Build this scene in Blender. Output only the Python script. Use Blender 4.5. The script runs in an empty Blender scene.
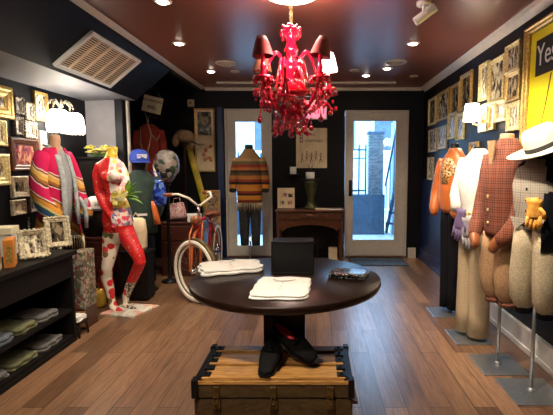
import bpy, math, random
from mathutils import Vector, Matrix
random.seed(7)
R = math.radians
COL = bpy.context.scene.collection
SC = bpy.context.scene

# ------------------------------------------------------------------ camera maths
F = 420.0; VX = 316.0; CY = 207.5
TILT = math.atan(40.5 / F); sT = math.sin(TILT); cT = math.cos(TILT); CH = 1.32

def A(px, py, Y):
    """point at distance Y down the room"""
    k = (CY - py) / F; dz = Y * (k * cT - sT) / (cT + k * sT); d = Y * cT - dz * sT
    return Vector(((px - VX) * d / F, Y, CH + dz))

def HZ(px, py, Z):
    """point on the level Z"""
    k = (CY - py) / F; dz = Z - CH; Y = dz * (cT + k * sT) / (k * cT - sT); d = Y * cT - dz * sT
    return Vector(((px - VX) * d / F, Y, Z))

def WL(px, py, X):
    """point on a side wall at X"""
    k = (CY - py) / F; d = F * X / (px - VX); v = k * d
    return Vector((X, d * cT + v * sT, CH + v * cT - d * sT))

# ------------------------------------------------------------------ materials
def _new(name):
    m = bpy.data.materials.new(name); m.use_nodes = True
    nt = m.node_tree; nt.nodes.clear()
    out = nt.nodes.new('ShaderNodeOutputMaterial'); b = nt.nodes.new('ShaderNodeBsdfPrincipled')
    nt.links.new(b.outputs[0], out.inputs[0])
    return m, nt, b, out

def c4(c): return (c[0], c[1], c[2], 1.0)

def tc(nt, which='Object', scale=None, rot=None):
    t = nt.nodes.new('ShaderNodeTexCoord')
    o = t.outputs[which]
    if scale or rot:
        mp = nt.nodes.new('ShaderNodeMapping'); nt.links.new(o, mp.inputs[0])
        if scale: mp.inputs['Scale'].default_value = scale
        if rot: mp.inputs['Rotation'].default_value = rot
        o = mp.outputs[0]
    return o

def noise(nt, vec, scale, detail=3, rough=.55, dist=0):
    n = nt.nodes.new('ShaderNodeTexNoise'); nt.links.new(vec, n.inputs['Vector'])
    n.inputs['Scale'].default_value = scale; n.inputs['Detail'].default_value = detail
    n.inputs['Roughness'].default_value = rough; n.inputs['Distortion'].default_value = dist
    return n.outputs['Fac']

def ramp(nt, fac, stops, interp='LINEAR'):
    r = nt.nodes.new('ShaderNodeValToRGB'); r.color_ramp.interpolation = interp
    e = r.color_ramp.elements
    while len(e) > 1: e.remove(e[-1])
    e[0].position = stops[0][0]; e[0].color = c4(stops[0][1])
    for p, c in stops[1:]:
        x = e.new(p); x.color = c4(c)
    nt.links.new(fac, r.inputs[0])
    return r.outputs[0]

def mixc(nt, fac, a, b, mode='MIX'):
    n = nt.nodes.new('ShaderNodeMix'); n.data_type = 'RGBA'; n.blend_type = mode
    for s, v in ((0, fac), (6, a), (7, b)):
        if hasattr(v, 'links'): nt.links.new(v, n.inputs[s])
        elif s == 0: n.inputs[0].default_value = v
        else: n.inputs[s].default_value = c4(v)
    return n.outputs[2]

def mth(nt, op, a, b=None, c=None):
    n = nt.nodes.new('ShaderNodeMath'); n.operation = op
    for i, v in enumerate((a, b, c)):
        if v is None: continue
        if hasattr(v, 'links'): nt.links.new(v, n.inputs[i])
        else: n.inputs[i].default_value = v
    return n.outputs[0]

def bump(nt, b, h, strength=.3, dist=.01):
    n = nt.nodes.new('ShaderNodeBump'); n.inputs['Strength'].default_value = strength
    n.inputs['Distance'].default_value = dist
    nt.links.new(h, n.inputs['Height']); nt.links.new(n.outputs[0], b.inputs['Normal'])

def mat(name, col, rough=.5, metal=0., var=.25, scale=20., bmp=0., spec=.5, coat=0., sheen=0.):
    m, nt, b, out = _new(name)
    f = noise(nt, tc(nt), scale)
    lo = tuple(x * (1 - var) for x in col); hi = tuple(min(1, x * (1 + var)) for x in col)
    nt.links.new(ramp(nt, f, [(.3, lo), (.7, hi)]), b.inputs['Base Color'])
    b.inputs['Roughness'].default_value = rough; b.inputs['Metallic'].default_value = metal
    b.inputs['Specular IOR Level'].default_value = spec
    b.inputs['Coat Weight'].default_value = coat
    b.inputs['Sheen Weight'].default_value = sheen
    if bmp: bump(nt, b, f, bmp, .005)
    return m

def emit(name, col, strength):
    m, nt, b, out = _new(name)
    b.inputs['Base Color'].default_value = c4(col)
    b.inputs['Emission Color'].default_value = c4(col); b.inputs['Emission Strength'].default_value = strength
    return m

def wood(name, dark, light, rough=.4, scale=(1, 1, 12), coat=0., freq=6):
    m, nt, b, out = _new(name)
    f = noise(nt, tc(nt, 'Object', scale), freq, 5, .6, 1.2)
    nt.links.new(ramp(nt, f, [(.3, dark), (.7, light)]), b.inputs['Base Color'])
    b.inputs['Roughness'].default_value = rough; b.inputs['Coat Weight'].default_value = coat
    bump(nt, b, f, .15, .003)
    return m

def stripes(name, stops, z0, z1, wob=.02, slope=(0, 0), rough=.9, wave=9):
    """bands by height, the bands leaning with slope"""
    m, nt, b, out = _new(name)
    o = tc(nt); sp = nt.nodes.new('ShaderNodeSeparateXYZ'); nt.links.new(o, sp.inputs[0])
    z = mth(nt, 'MULTIPLY_ADD', sp.outputs[0], slope[0], sp.outputs[2])
    z = mth(nt, 'MULTIPLY_ADD', sp.outputs[1], slope[1], z)
    n = noise(nt, o, wave, 2)
    z = mth(nt, 'MULTIPLY_ADD', n, wob, z)
    mr = nt.nodes.new('ShaderNodeMapRange'); nt.links.new(z, mr.inputs[0])
    mr.inputs[1].default_value = z0 + wob * .5; mr.inputs[2].default_value = z1 + wob * .5
    c = ramp(nt, mr.outputs[0], stops, 'CONSTANT')
    g = noise(nt, o, 180, 2)
    c = mixc(nt, .35, c, ramp(nt, g, [(.35, (.25, .25, .25)), (.65, (1, 1, 1))]), 'MULTIPLY')
    nt.links.new(c, b.inputs['Base Color']); b.inputs['Roughness'].default_value = rough
    bump(nt, b, g, .3, .004)
    return m

def checks(name, base, line, line2, size=.025, rough=.9):
    m, nt, b, out = _new(name)
    o = tc(nt); sp = nt.nodes.new('ShaderNodeSeparateXYZ'); nt.links.new(o, sp.inputs[0])
    hx = mth(nt, 'ADD', sp.outputs[0], sp.outputs[1])
    def band(v, per, w):
        q = mth(nt, 'FRACT', mth(nt, 'DIVIDE', v, per)); return mth(nt, 'LESS_THAN', q, w)
    c = mixc(nt, mth(nt, 'MULTIPLY', band(hx, size, .42), .8), base, line)
    c = mixc(nt, mth(nt, 'MULTIPLY', band(sp.outputs[2], size, .42), .7), c, line)
    c = mixc(nt, mth(nt, 'MULTIPLY', band(sp.outputs[2], size * 4, .09), .4), c, line2)
    c = mixc(nt, mth(nt, 'MULTIPLY', band(hx, size * 4, .09), .4), c, line2)
    g = noise(nt, o, 220, 2)
    c = mixc(nt, .3, c, ramp(nt, g, [(.3, (.3, .3, .3)), (.7, (1, 1, 1))]), 'MULTIPLY')
    nt.links.new(c, b.inputs['Base Color']); b.inputs['Roughness'].default_value = rough
    bump(nt, b, g, .25, .003)
    return m

def patches(name, cols, scale=18, rough=.6, dist=0.):
    """painted or printed patches of several colours"""
    m, nt, b, out = _new(name)
    o = tc(nt)
    v = nt.nodes.new('ShaderNodeTexVoronoi'); nt.links.new(o, v.inputs['Vector']); v.inputs['Scale'].default_value = scale
    sp = nt.nodes.new('ShaderNodeSeparateColor'); nt.links.new(v.outputs['Color'], sp.inputs[0])
    n = len(cols)
    c = ramp(nt, sp.outputs[0], [(i / n, cols[i]) for i in range(n)], 'CONSTANT')
    g = noise(nt, o, scale * 3, 3)
    c = mixc(nt, .4, c, ramp(nt, g, [(.35, (.35, .35, .35)), (.6, (1, 1, 1))]), 'MULTIPLY')
    nt.links.new(c, b.inputs['Base Color']); b.inputs['Roughness'].default_value = rough
    return m

def print_mat(name, paper, mid, dark, scale, seed, cut=(.42, .50)):
    m, nt, b, out = _new(name)
    o = tc(nt); mp = nt.nodes.new('ShaderNodeMapping'); nt.links.new(o, mp.inputs[0])
    mp.inputs['Location'].default_value = (seed * 3.1, seed * 1.7, seed * 2.3)
    mp.inputs['Scale'].default_value = (1.5, 1, .8)
    f = noise(nt, mp.outputs[0], scale, 3, .6)
    nt.links.new(ramp(nt, f, [(cut[0] - .05, dark), (cut[0], mid), (cut[1], mid), (cut[1] + .04, paper)]), b.inputs['Base Color'])
    b.inputs['Roughness'].default_value = .25
    return m

M = {}
def setup_mats():
    # floor planks running down the room
    m, nt, b, out = _new('plank_floor')
    o = tc(nt); sp = nt.nodes.new('ShaderNodeSeparateXYZ'); nt.links.new(o, sp.inputs[0])
    cb = nt.nodes.new('ShaderNodeCombineXYZ'); nt.links.new(sp.outputs[1], cb.inputs[0]); nt.links.new(sp.outputs[0], cb.inputs[1])
    br = nt.nodes.new('ShaderNodeTexBrick'); nt.links.new(cb.outputs[0], br.inputs['Vector'])
    br.inputs['Scale'].default_value = 1; br.inputs['Brick Width'].default_value = 1.1; br.inputs['Row Height'].default_value = .125
    br.inputs['Mortar Size'].default_value = .0025; br.offset = .37
    br.inputs['Color1'].default_value = (.34, .19, .105, 1); br.inputs['Color2'].default_value = (.125, .060, .031, 1)
    br.inputs['Mortar'].default_value = (.035, .015, .008, 1)
    mp = nt.nodes.new('ShaderNodeMapping'); nt.links.new(cb.outputs[0], mp.inputs[0]); mp.inputs['Scale'].default_value = (1.3, 16, 1)
    g = noise(nt, mp.outputs[0], 3.2, 6, .65, .8)
    c = mixc(nt, .8, br.outputs['Color'], ramp(nt, g, [(.3, (.30, .27, .25)), (.68, (1.0, .98, .95))]), 'MULTIPLY')
    nt.links.new(c, b.inputs['Base Color'])
    nt.links.new(ramp(nt, g, [(.3, (.42,) * 3), (.7, (.3,) * 3)]), b.inputs['Roughness'])
    b.inputs['Coat Weight'].default_value = .4; b.inputs['Coat Roughness'].default_value = .28
    bump(nt, b, g, .12, .004)
    M['floor'] = m
    M['ceiling'] = mat('ceiling_paint', (.19, .060, .040), .33, var=.08, scale=3)
    M['navy'] = mat('navy_paint', (.003, .0034, .008), .45, var=.15, scale=5, spec=.3)
    M['black_wall'] = mat('black_paint', (.0028, .0032, .006), .55, var=.2, scale=5, spec=.25)
    M['blue'] = mat('blue_paint', (.008, .024, .095), .4, var=.15, scale=5)
    M['grey_wall'] = mat('pale_grey_paint', (.32, .31, .33), .6, var=.1, scale=4)
    M['soffit'] = mat('grey_soffit_paint', (.16, .16, .18), .6, var=.1, scale=4)
    M['trim'] = mat('white_trim_paint', (.62, .55, .46), .4, var=.08)
    M['door'] = mat('white_door_paint', (.60, .55, .47), .4, var=.06)
    M['black'] = mat('black_paint_satin', (.005, .005, .006), .5, var=.2, spec=.25)
    M['blackmetal'] = mat('black_metal', (.012, .012, .013), .35, .6, var=.2)
    M['steel'] = mat('brushed_steel', (.36, .38, .40), .35, .9, var=.12, scale=60)
    M['chrome'] = mat('chrome', (.75, .75, .75), .12, 1., var=.05)
    M['gold'] = mat('gilt', (.52, .34, .10), .35, .55, var=.45, scale=60, bmp=.4)
    M['palegold'] = mat('pale_gilt', (.72, .58, .27), .4, .4, var=.45, scale=60, bmp=.4)
    M['pewter'] = mat('pewter', (.26, .23, .17), .35, .6, var=.5, scale=70, bmp=.5)
    M['darkpewter'] = mat('dark_pewter', (.12, .10, .075), .35, .6, var=.6, scale=60, bmp=.5)
    M['creamframe'] = mat('cream_gesso', (.50, .44, .30), .5, var=.55, scale=60, bmp=.4)
    M['darkwood'] = wood('espresso_wood', (.006, .003, .002), (.022, .009, .006), .3, (2, 12, 12)); M['darkwood'].node_tree.nodes['Principled BSDF'].inputs['Specular IOR Level'].default_value = .3
    M['counterwood'] = wood('black_stained_wood', (.003, .0025, .0025), (.008, .006, .006), .6, (8, 1, 8)); M['counterwood'].node_tree.nodes['Principled BSDF'].inputs['Specular IOR Level'].default_value = .2
    M['consolewood'] = wood('walnut', (.045, .014, .007), (.14, .05, .022), .35, (2, 8, 14))
    M['cabinetwood'] = wood('mahogany', (.035, .009, .006), (.09, .022, .014), .35, (2, 8, 14))
    M['slat'] = wood('oak_slat', (.22, .09, .02), (.66, .36, .11), .35, (1.5, 16, 16), .2)
    M['trunkbody'] = wood('trunk_canvas', (.03, .016, .006), (.09, .052, .018), .5, (3, 3, 8))
    M['brass'] = mat('old_brass', (.16, .105, .04), .4, .8, var=.4, scale=50)
    M['glass'] = None
    m, nt, b, out = _new('window_glass')
    nt.nodes.remove(b)
    t = nt.nodes.new('ShaderNodeBsdfTransparent'); t.inputs[0].default_value = (.86, .95, 1, 1)
    g = nt.nodes.new('ShaderNodeBsdfGlossy'); g.inputs['Roughness'].default_value = .02
    fr = nt.nodes.new('ShaderNodeFresnel'); fr.inputs[0].default_value = 1.45
    mx = nt.nodes.new('ShaderNodeMixShader'); nt.links.new(fr.outputs[0], mx.inputs[0]); nt.links.new(t.outputs[0], mx.inputs[1]); nt.links.new(g.outputs[0], mx.inputs[2])
    nt.links.new(mx.outputs[0], out.inputs[0]); M['glass'] = m
    M['redglass'] = mat('red_glass', (.80, .008, .05), .08, var=.3, scale=40, spec=.9, coat=.6)
    p = M['redglass'].node_tree.nodes['Principled BSDF']; p.inputs['Transmission Weight'].default_value = .25
    M['reddark'] = mat('deep_red_glass', (.30, .003, .012), .06, var=.3, scale=30, spec=.9, coat=.6)
    M['redshade'] = mat('dark_red_silk', (.16, .012, .012), .6, var=.2, scale=30)
    M['brownshade'] = mat('tan_red_silk', (.30, .10, .06), .6, var=.2, scale=30)
    M['litshade'] = emit('lit_pink_shade', (1, .62, .55), 6)
    M['bulb'] = emit('lit_white_shade', (1, .93, .82), 11)
    M['discglow'] = emit('ceiling_disc_glow', (1, .86, .74), 9)
    M['spotglow'] = emit('downlight_glow', (1, .86, .68), 20)
    M['exitface'] = emit('exit_panel', (1, .28, .40), .85)
    M['exitred'] = emit('exit_letters', (.95, .01, .06), 1.6)
    M['white'] = mat('white_paint', (.75, .75, .73), .5, var=.05)
    M['cloth'] = mat('white_cotton', (.78, .77, .74), .9, var=.06, scale=30, bmp=.2)
    M['paper'] = mat('cream_paper', (.78, .66, .44), .8, var=.15, scale=8)
    M['ink'] = mat('brown_ink', (.13, .06, .03), .8)
    M['inkblack'] = mat('black_ink', (.012, .012, .012), .7)
    M['rug'] = patches('blue_grey_mat_weave', [(.05, .09, .15), (.09, .13, .18), (.03, .05, .09)], 60, .9)
    M['glitter'] = patches('black_sequins', [(.01, .01, .01), (.05, .05, .05), (.004, .004, .004), (.22, .22, .22)], 150, .25)
    M['velvet'] = mat('black_velvet', (.0025, .0025, .003), .8, var=.3, spec=.2)
    M['redlining'] = mat('red_lining', (.72, .015, .04), .5, var=.1)
    M['skin'] = mat('mannequin_skin', (.55, .33, .2), .5, var=.05)
    M['blackform'] = mat('black_mannequin', (.006, .006, .008), .5, spec=.3)
    M['serape'] = stripes('serape_weave', [(0, (.8, .74, .66)), (.04, (.62, .2, .02)), (.11, (.85, .45, .05)), (.15, (.3, .06, .02)), (.18, (.42, .005, .06)), (.30, (.8, .78, .74)), (.315, (.05, .12, .35)), (.36, (.02, .16, .08)), (.39, (.8, .62, .3)), (.42, (.75, .34, .04)), (.47, (.3, .06, .02)), (.49, (.8, .76, .74)), (.505, (.66, .006, .10)), (.64, (.8, .76, .74)), (.655, (.12, .01, .03)), (.67, (.4, .16, .03)), (.70, (.82, .48, .10)), (.74, (.85, .66, .3)), (.765, (.3, .06, .02)), (.78, (.8, .76, .72)), (.79, (.68, .006, .11))], .74, 1.46, .09, (.15, -.65), .9, 5)
    M['sweater'] = stripes('striped_knit', [(0, (.16, .11, .06)), (.06, (.30, .05, .02)), (.11, (.66, .27, .03)), (.2, (.02, .012, .012)), (.24, (.28, .035, .02)), (.29, (.66, .27, .03)), (.36, (.62, .24, .03)), (.42, (.03, .015, .012)), (.47, (.30, .04, .03)), (.52, (.45, .2, .04)), (.57, (.5, .17, .05)), (.60, (.09, .07, .03)), (.66, (.03, .015, .015)), (.70, (.42, .14, .03)), (.76, (.26, .03, .02)), (.82, (.12, .10, .04)), (.88, (.36, .22, .09)), (.94, (.28, .16, .06))], .80, 1.46, .012, (0, 0))
    M['greytee'] = mat('grey_jersey', (.28, .30, .32), .9, var=.15, scale=60)
    M['greydenim'] = mat('pale_grey_denim', (.36, .40, .43), .9, var=.3, scale=25)
    M['jeans'] = mat('dark_denim', (.018, .02, .024), .9, var=.5, scale=25)
    M['orangesatin'] = mat('orange_satin', (.50, .125, .02), .28, var=.25, scale=9, sheen=.2)
    M['sequin'] = patches('gold_sequins', [(.5, .22, .04), (.75, .6, .35), (.12, .05, .02), (.6, .3, .08)], 90, .3)
    M['whitecotton'] = mat('white_cotton_voile', (.80, .77, .70), .9, var=.05, scale=20)
    M['brickcheck'] = checks('brick_red_check', (.30, .085, .042), (.05, .018, .015), (.30, .10, .055), .015)
    M['plaid'] = checks('beige_plaid', (.50, .39, .25), (.34, .25, .15), (.30, .21, .12), .011)
    M['tweed'] = checks('grey_tweed', (.42, .38, .31), (.30, .27, .22), (.14, .12, .10), .014)
    M['tan'] = mat('tan_corduroy', (.34, .20, .105), .95, var=.2, scale=70, bmp=.2)
    M['oatmeal'] = mat('oatmeal_wool', (.40, .33, .22), .95, var=.35, scale=140, bmp=.3)
    M['trouserblack'] = mat('black_wool', (.004, .004, .006), .95, var=.3, scale=60, spec=.15)
    M['purple'] = mat('mauve_glove_leather', (.13, .09, .19), .6, var=.2)
    M['greyglove'] = mat('grey_glove_leather', (.22, .21, .23), .6, var=.2)
    M['yellowglove'] = mat('yellow_glove_leather', (.75, .34, .05), .6, var=.25, scale=40)
    M['straw'] = mat('white_straw', (.82, .78, .66), .85, var=.08, scale=120, bmp=.25)
    M['navyjacket'] = mat('navy_black_wool', (.004, .005, .010), .9, spec=.15)
    M['shirtstripe'] = stripes('white_blue_shirting', [(i / 16, ((.65, .65, .7) if i % 2 else (.08, .08, .2))) for i in range(16)], .9, 1.3, .002)
    M['yellow'] = mat('yellow_poster_paper', (.86, .74, .01), .6, var=.05, scale=4)
    M['whiteink'] = mat('white_ink', (.85, .85, .83), .6, var=.02)
    M['tyre'] = mat('black_rubber', (.012, .012, .012), .7)
    M['whitewall'] = mat('white_rubber', (.72, .68, .60), .6, var=.05)
    M['bikeorange'] = mat('orange_enamel', (.58, .14, .035), .25, var=.1, coat=.5)
    M['bikered'] = mat('red_enamel', (.45, .03, .04), .25, var=.1, coat=.5)
    M['saddle'] = mat('brown_leather', (.26, .085, .03), .35, var=.25)
    M['denimblue'] = mat('blue_cotton_twill', (.012, .045, .34), .7, var=.2)
    M['bluefoil'] = patches('blue_shiny_cloth', [(.01, .03, .25), (.03, .10, .55), (.005, .01, .08), (.1, .2, .6)], 30, .25)
    M['darkgreen'] = mat('dark_green_wool', (.022, .045, .038), .9, var=.25)
    M['helmet'] = patches('painted_skull_shell', [(.25, .2, .18), (.22, .2, .19), (.16, .04, .05), (.02, .02, .02), (.3, .26, .24), (.03, .06, .03)], 18, .35)
    M['redcoat'] = mat('red_velour', (.22, .02, .012), .9, var=.35, scale=9)
    M['fur'] = mat('tan_fur', (.12, .07, .035), .95, var=.4, scale=60, bmp=.5)
    M['skiyellow'] = mat('yellow_lacquer', (.55, .42, .03), .4, var=.3, scale=10)
    M['pinkprint'] = patches('pink_print_cloth', [(.55, .28, .28), (.6, .45, .42), (.35, .1, .12), (.5, .35, .3)], 40, .7)
    M['floralpanel'] = patches('brown_floral_paper', [(.22, .14, .07), (.38, .28, .16), (.10, .06, .04), (.30, .2, .12)], 45, .8)
    M['floraldark'] = patches('floral_print_paper', [(.3, .28, .2), (.12, .1, .08), (.45, .42, .34), (.25, .06, .05), (.10, .14, .08)], 50, .7)
    M['bagyellow'] = mat('mustard_leather', (.60, .36, .03), .45, var=.2)
    M['redlacquer'] = mat('red_lacquer', (.22, .012, .01), .35, var=.2)
    M['leaf'] = mat('green_leaf', (.16, .36, .03), .5, var=.4, scale=30)
    M['flower'] = patches('yellow_petals', [(.75, .62, .06), (.8, .72, .25), (.5, .42, .03), (.7, .68, .45)], 40, .7)
    M['urn'] = mat('verdigris_bronze', (.07, .075, .03), .35, .5, var=.5, scale=25)
    M['orangebox'] = mat('orange_card', (.62, .22, .03), .5, var=.15)
    M['creambox'] = mat('cream_card', (.75, .70, .50), .6, var=.1)
    M['foldgrey'] = mat('grey_folded_cotton', (0.122, 0.119, 0.119), .95, var=.3, scale=30)
    M['foldgreen'] = mat('olive_folded_cotton', (0.122, 0.130, 0.065), .95, var=.3, scale=30)
    M['foldblue'] = mat('slate_folded_cotton', (0.086, 0.108, 0.137), .95, var=.3, scale=30)
    M['grille'] = mat('beige_grille_enamel', (.75, .60, .42), .5, var=.08)
    M['speaker'] = mat('beige_speaker_mesh', (.42, .34, .26), .7, var=.2, scale=120)
    M['paving'] = mat('pale_paving', (.55, .58, .60), .8, var=.2, scale=6)
    M['bluewall'] = mat('blue_grey_render', (.06, .09, .13), .8, var=.2, scale=6)
    M['palewall'] = mat('pale_blue_render', (.25, .36, .44), .8, var=.15, scale=4)
    M['facade'] = mat('white_facade', (.36, .44, .47), .8, var=.1, scale=3)
    M['ironblue'] = mat('blue_black_iron', (.03, .06, .10), .5, .3)
    m, nt, b, out = _new('grey_brickwork')
    br = nt.nodes.new('ShaderNodeTexBrick'); mp = tc(nt, 'Object', None, (R(90), 0, 0)); nt.links.new(mp, br.inputs['Vector'])
    br.inputs['Scale'].default_value = 9; br.inputs['Color1'].default_value = (.16, .16, .16, 1); br.inputs['Color2'].default_value = (.05, .06, .07, 1); br.inputs['Mortar'].default_value = (.26, .27, .28, 1)
    nt.links.new(br.outputs[0], b.inputs['Base Color']); b.inputs['Roughness'].default_value = .9; M['brickwork'] = m
    # painted mannequin: poppies on white on one leg, red with dots elsewhere
    m, nt, b, out = _new('painted_body')
    o = tc(nt); sp = nt.nodes.new('ShaderNodeSeparateXYZ'); nt.links.new(o, sp.inputs[0])
    def vor(scale):
        v = nt.nodes.new('ShaderNodeTexVoronoi'); nt.links.new(o, v.inputs['Vector']); v.inputs['Scale'].default_value = scale; return v
    v1 = vor(13); s1 = nt.nodes.new('ShaderNodeSeparateColor'); nt.links.new(v1.outputs['Color'], s1.inputs[0])
    pop = mth(nt, 'MULTIPLY', mth(nt, 'LESS_THAN', v1.outputs['Distance'], .42), mth(nt, 'GREATER_THAN', s1.outputs[1], .12))
    legc = mixc(nt, pop, (.78, .70, .58), ramp(nt, s1.outputs[0], [(0, (.62, .02, .03)), (.55, (.2, .12, .05)), (.75, (.7, .05, .05)), (.9, (.12, .2, .03))], 'CONSTANT'))
    v2 = vor(55); dots = mth(nt, 'LESS_THAN', v2.outputs['Distance'], .27)
    s2 = nt.nodes.new('ShaderNodeSeparateColor'); nt.links.new(v2.outputs['Color'], s2.inputs[0])
    redc = mixc(nt, dots, (.62, .012, .012), ramp(nt, s2.outputs[0], [(0, (.6, .4, .08)), (.15, (.7, .5, .45)), (.3, (.05, .015, .06)), (.7, (.35, .01, .02))], 'CONSTANT'))
    v3 = vor(34); s3 = nt.nodes.new('ShaderNodeSeparateColor'); nt.links.new(v3.outputs['Color'], s3.inputs[0])
    whitec = ramp(nt, s3.outputs[0], [(0, (.78, .68, .66)), (.3, (.75, .35, .38)), (.45, (.8, .74, .7)), (.62, (.7, .08, .1)), (.72, (.78, .7, .66)), (.86, (.75, .6, .12))], 'CONSTANT')
    waistc = ramp(nt, s3.outputs[1], [(0, (.78, .66, .6)), (.22, (.12, .15, .28)), (.42, (.66, .05, .12)), (.6, (.3, .35, .45)), (.75, (.75, .55, .5)), (.88, (.1, .1, .2))], 'CONSTANT')
    yelc = ramp(nt, s3.outputs[2], [(0, (.75, .58, .04)), (.55, (.8, .7, .2)), (.8, (.7, .3, .05))], 'CONSTANT')
    x, y, z = sp.outputs
    isleg = mth(nt, 'MULTIPLY', mth(nt, 'LESS_THAN', x, -.035), mth(nt, 'LESS_THAN', z, .74))
    foot = mth(nt, 'MULTIPLY', mth(nt, 'GREATER_THAN', x, -.035), mth(nt, 'LESS_THAN', z, .27))
    chest = mth(nt, 'MULTIPLY', mth(nt, 'GREATER_THAN', x, -.10), mth(nt, 'GREATER_THAN', z, 1.02))
    waist = mth(nt, 'MULTIPLY', mth(nt, 'GREATER_THAN', x, -.07), mth(nt, 'MULTIPLY', mth(nt, 'GREATER_THAN', z, .80), mth(nt, 'LESS_THAN', z, 1.02)))
    yel = mth(nt, 'MAXIMUM', mth(nt, 'GREATER_THAN', z, 1.40), mth(nt, 'MULTIPLY', waist, mth(nt, 'GREATER_THAN', z, .96)))
    lace = mixc(nt, mth(nt, 'LESS_THAN', v2.outputs['Distance'], .45), (.08, .06, .05), (.75, .68, .58))
    c = mixc(nt, chest, redc, whitec); c = mixc(nt, waist, c, waistc); c = mixc(nt, yel, c, yelc); c = mixc(nt, isleg, c, legc); c = mixc(nt, foot, c, lace)
    nt.links.new(c, b.inputs['Base Color']); b.inputs['Roughness'].default_value = .5
    M['paintedbody'] = m
    M['paintedplate'] = patches('splashed_board', [(.7, .66, .58), (.74, .7, .62), (.5, .45, .36), (.66, .6, .5), (.7, .4, .3)], 14, .7)
    P = [((.72, .64, .42), (.20, .14, .08), (.02, .015, .015), 16), ((.64, .55, .34), (.12, .09, .05), (.015, .015, .015), 22), ((.28, .22, .14), (.06, .045, .03), (.01, .008, .008), 14), ((.78, .73, .54), (.28, .24, .17), (.03, .03, .03), 26), ((.55, .30, .16), (.32, .07, .06), (.04, .02, .05), 18)]
    for i, (a, b_, c_, s_) in enumerate(P):
        M['print%d' % i] = print_mat('old_print', a, b_, c_, s_, i + 1)

setup_mats()

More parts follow.
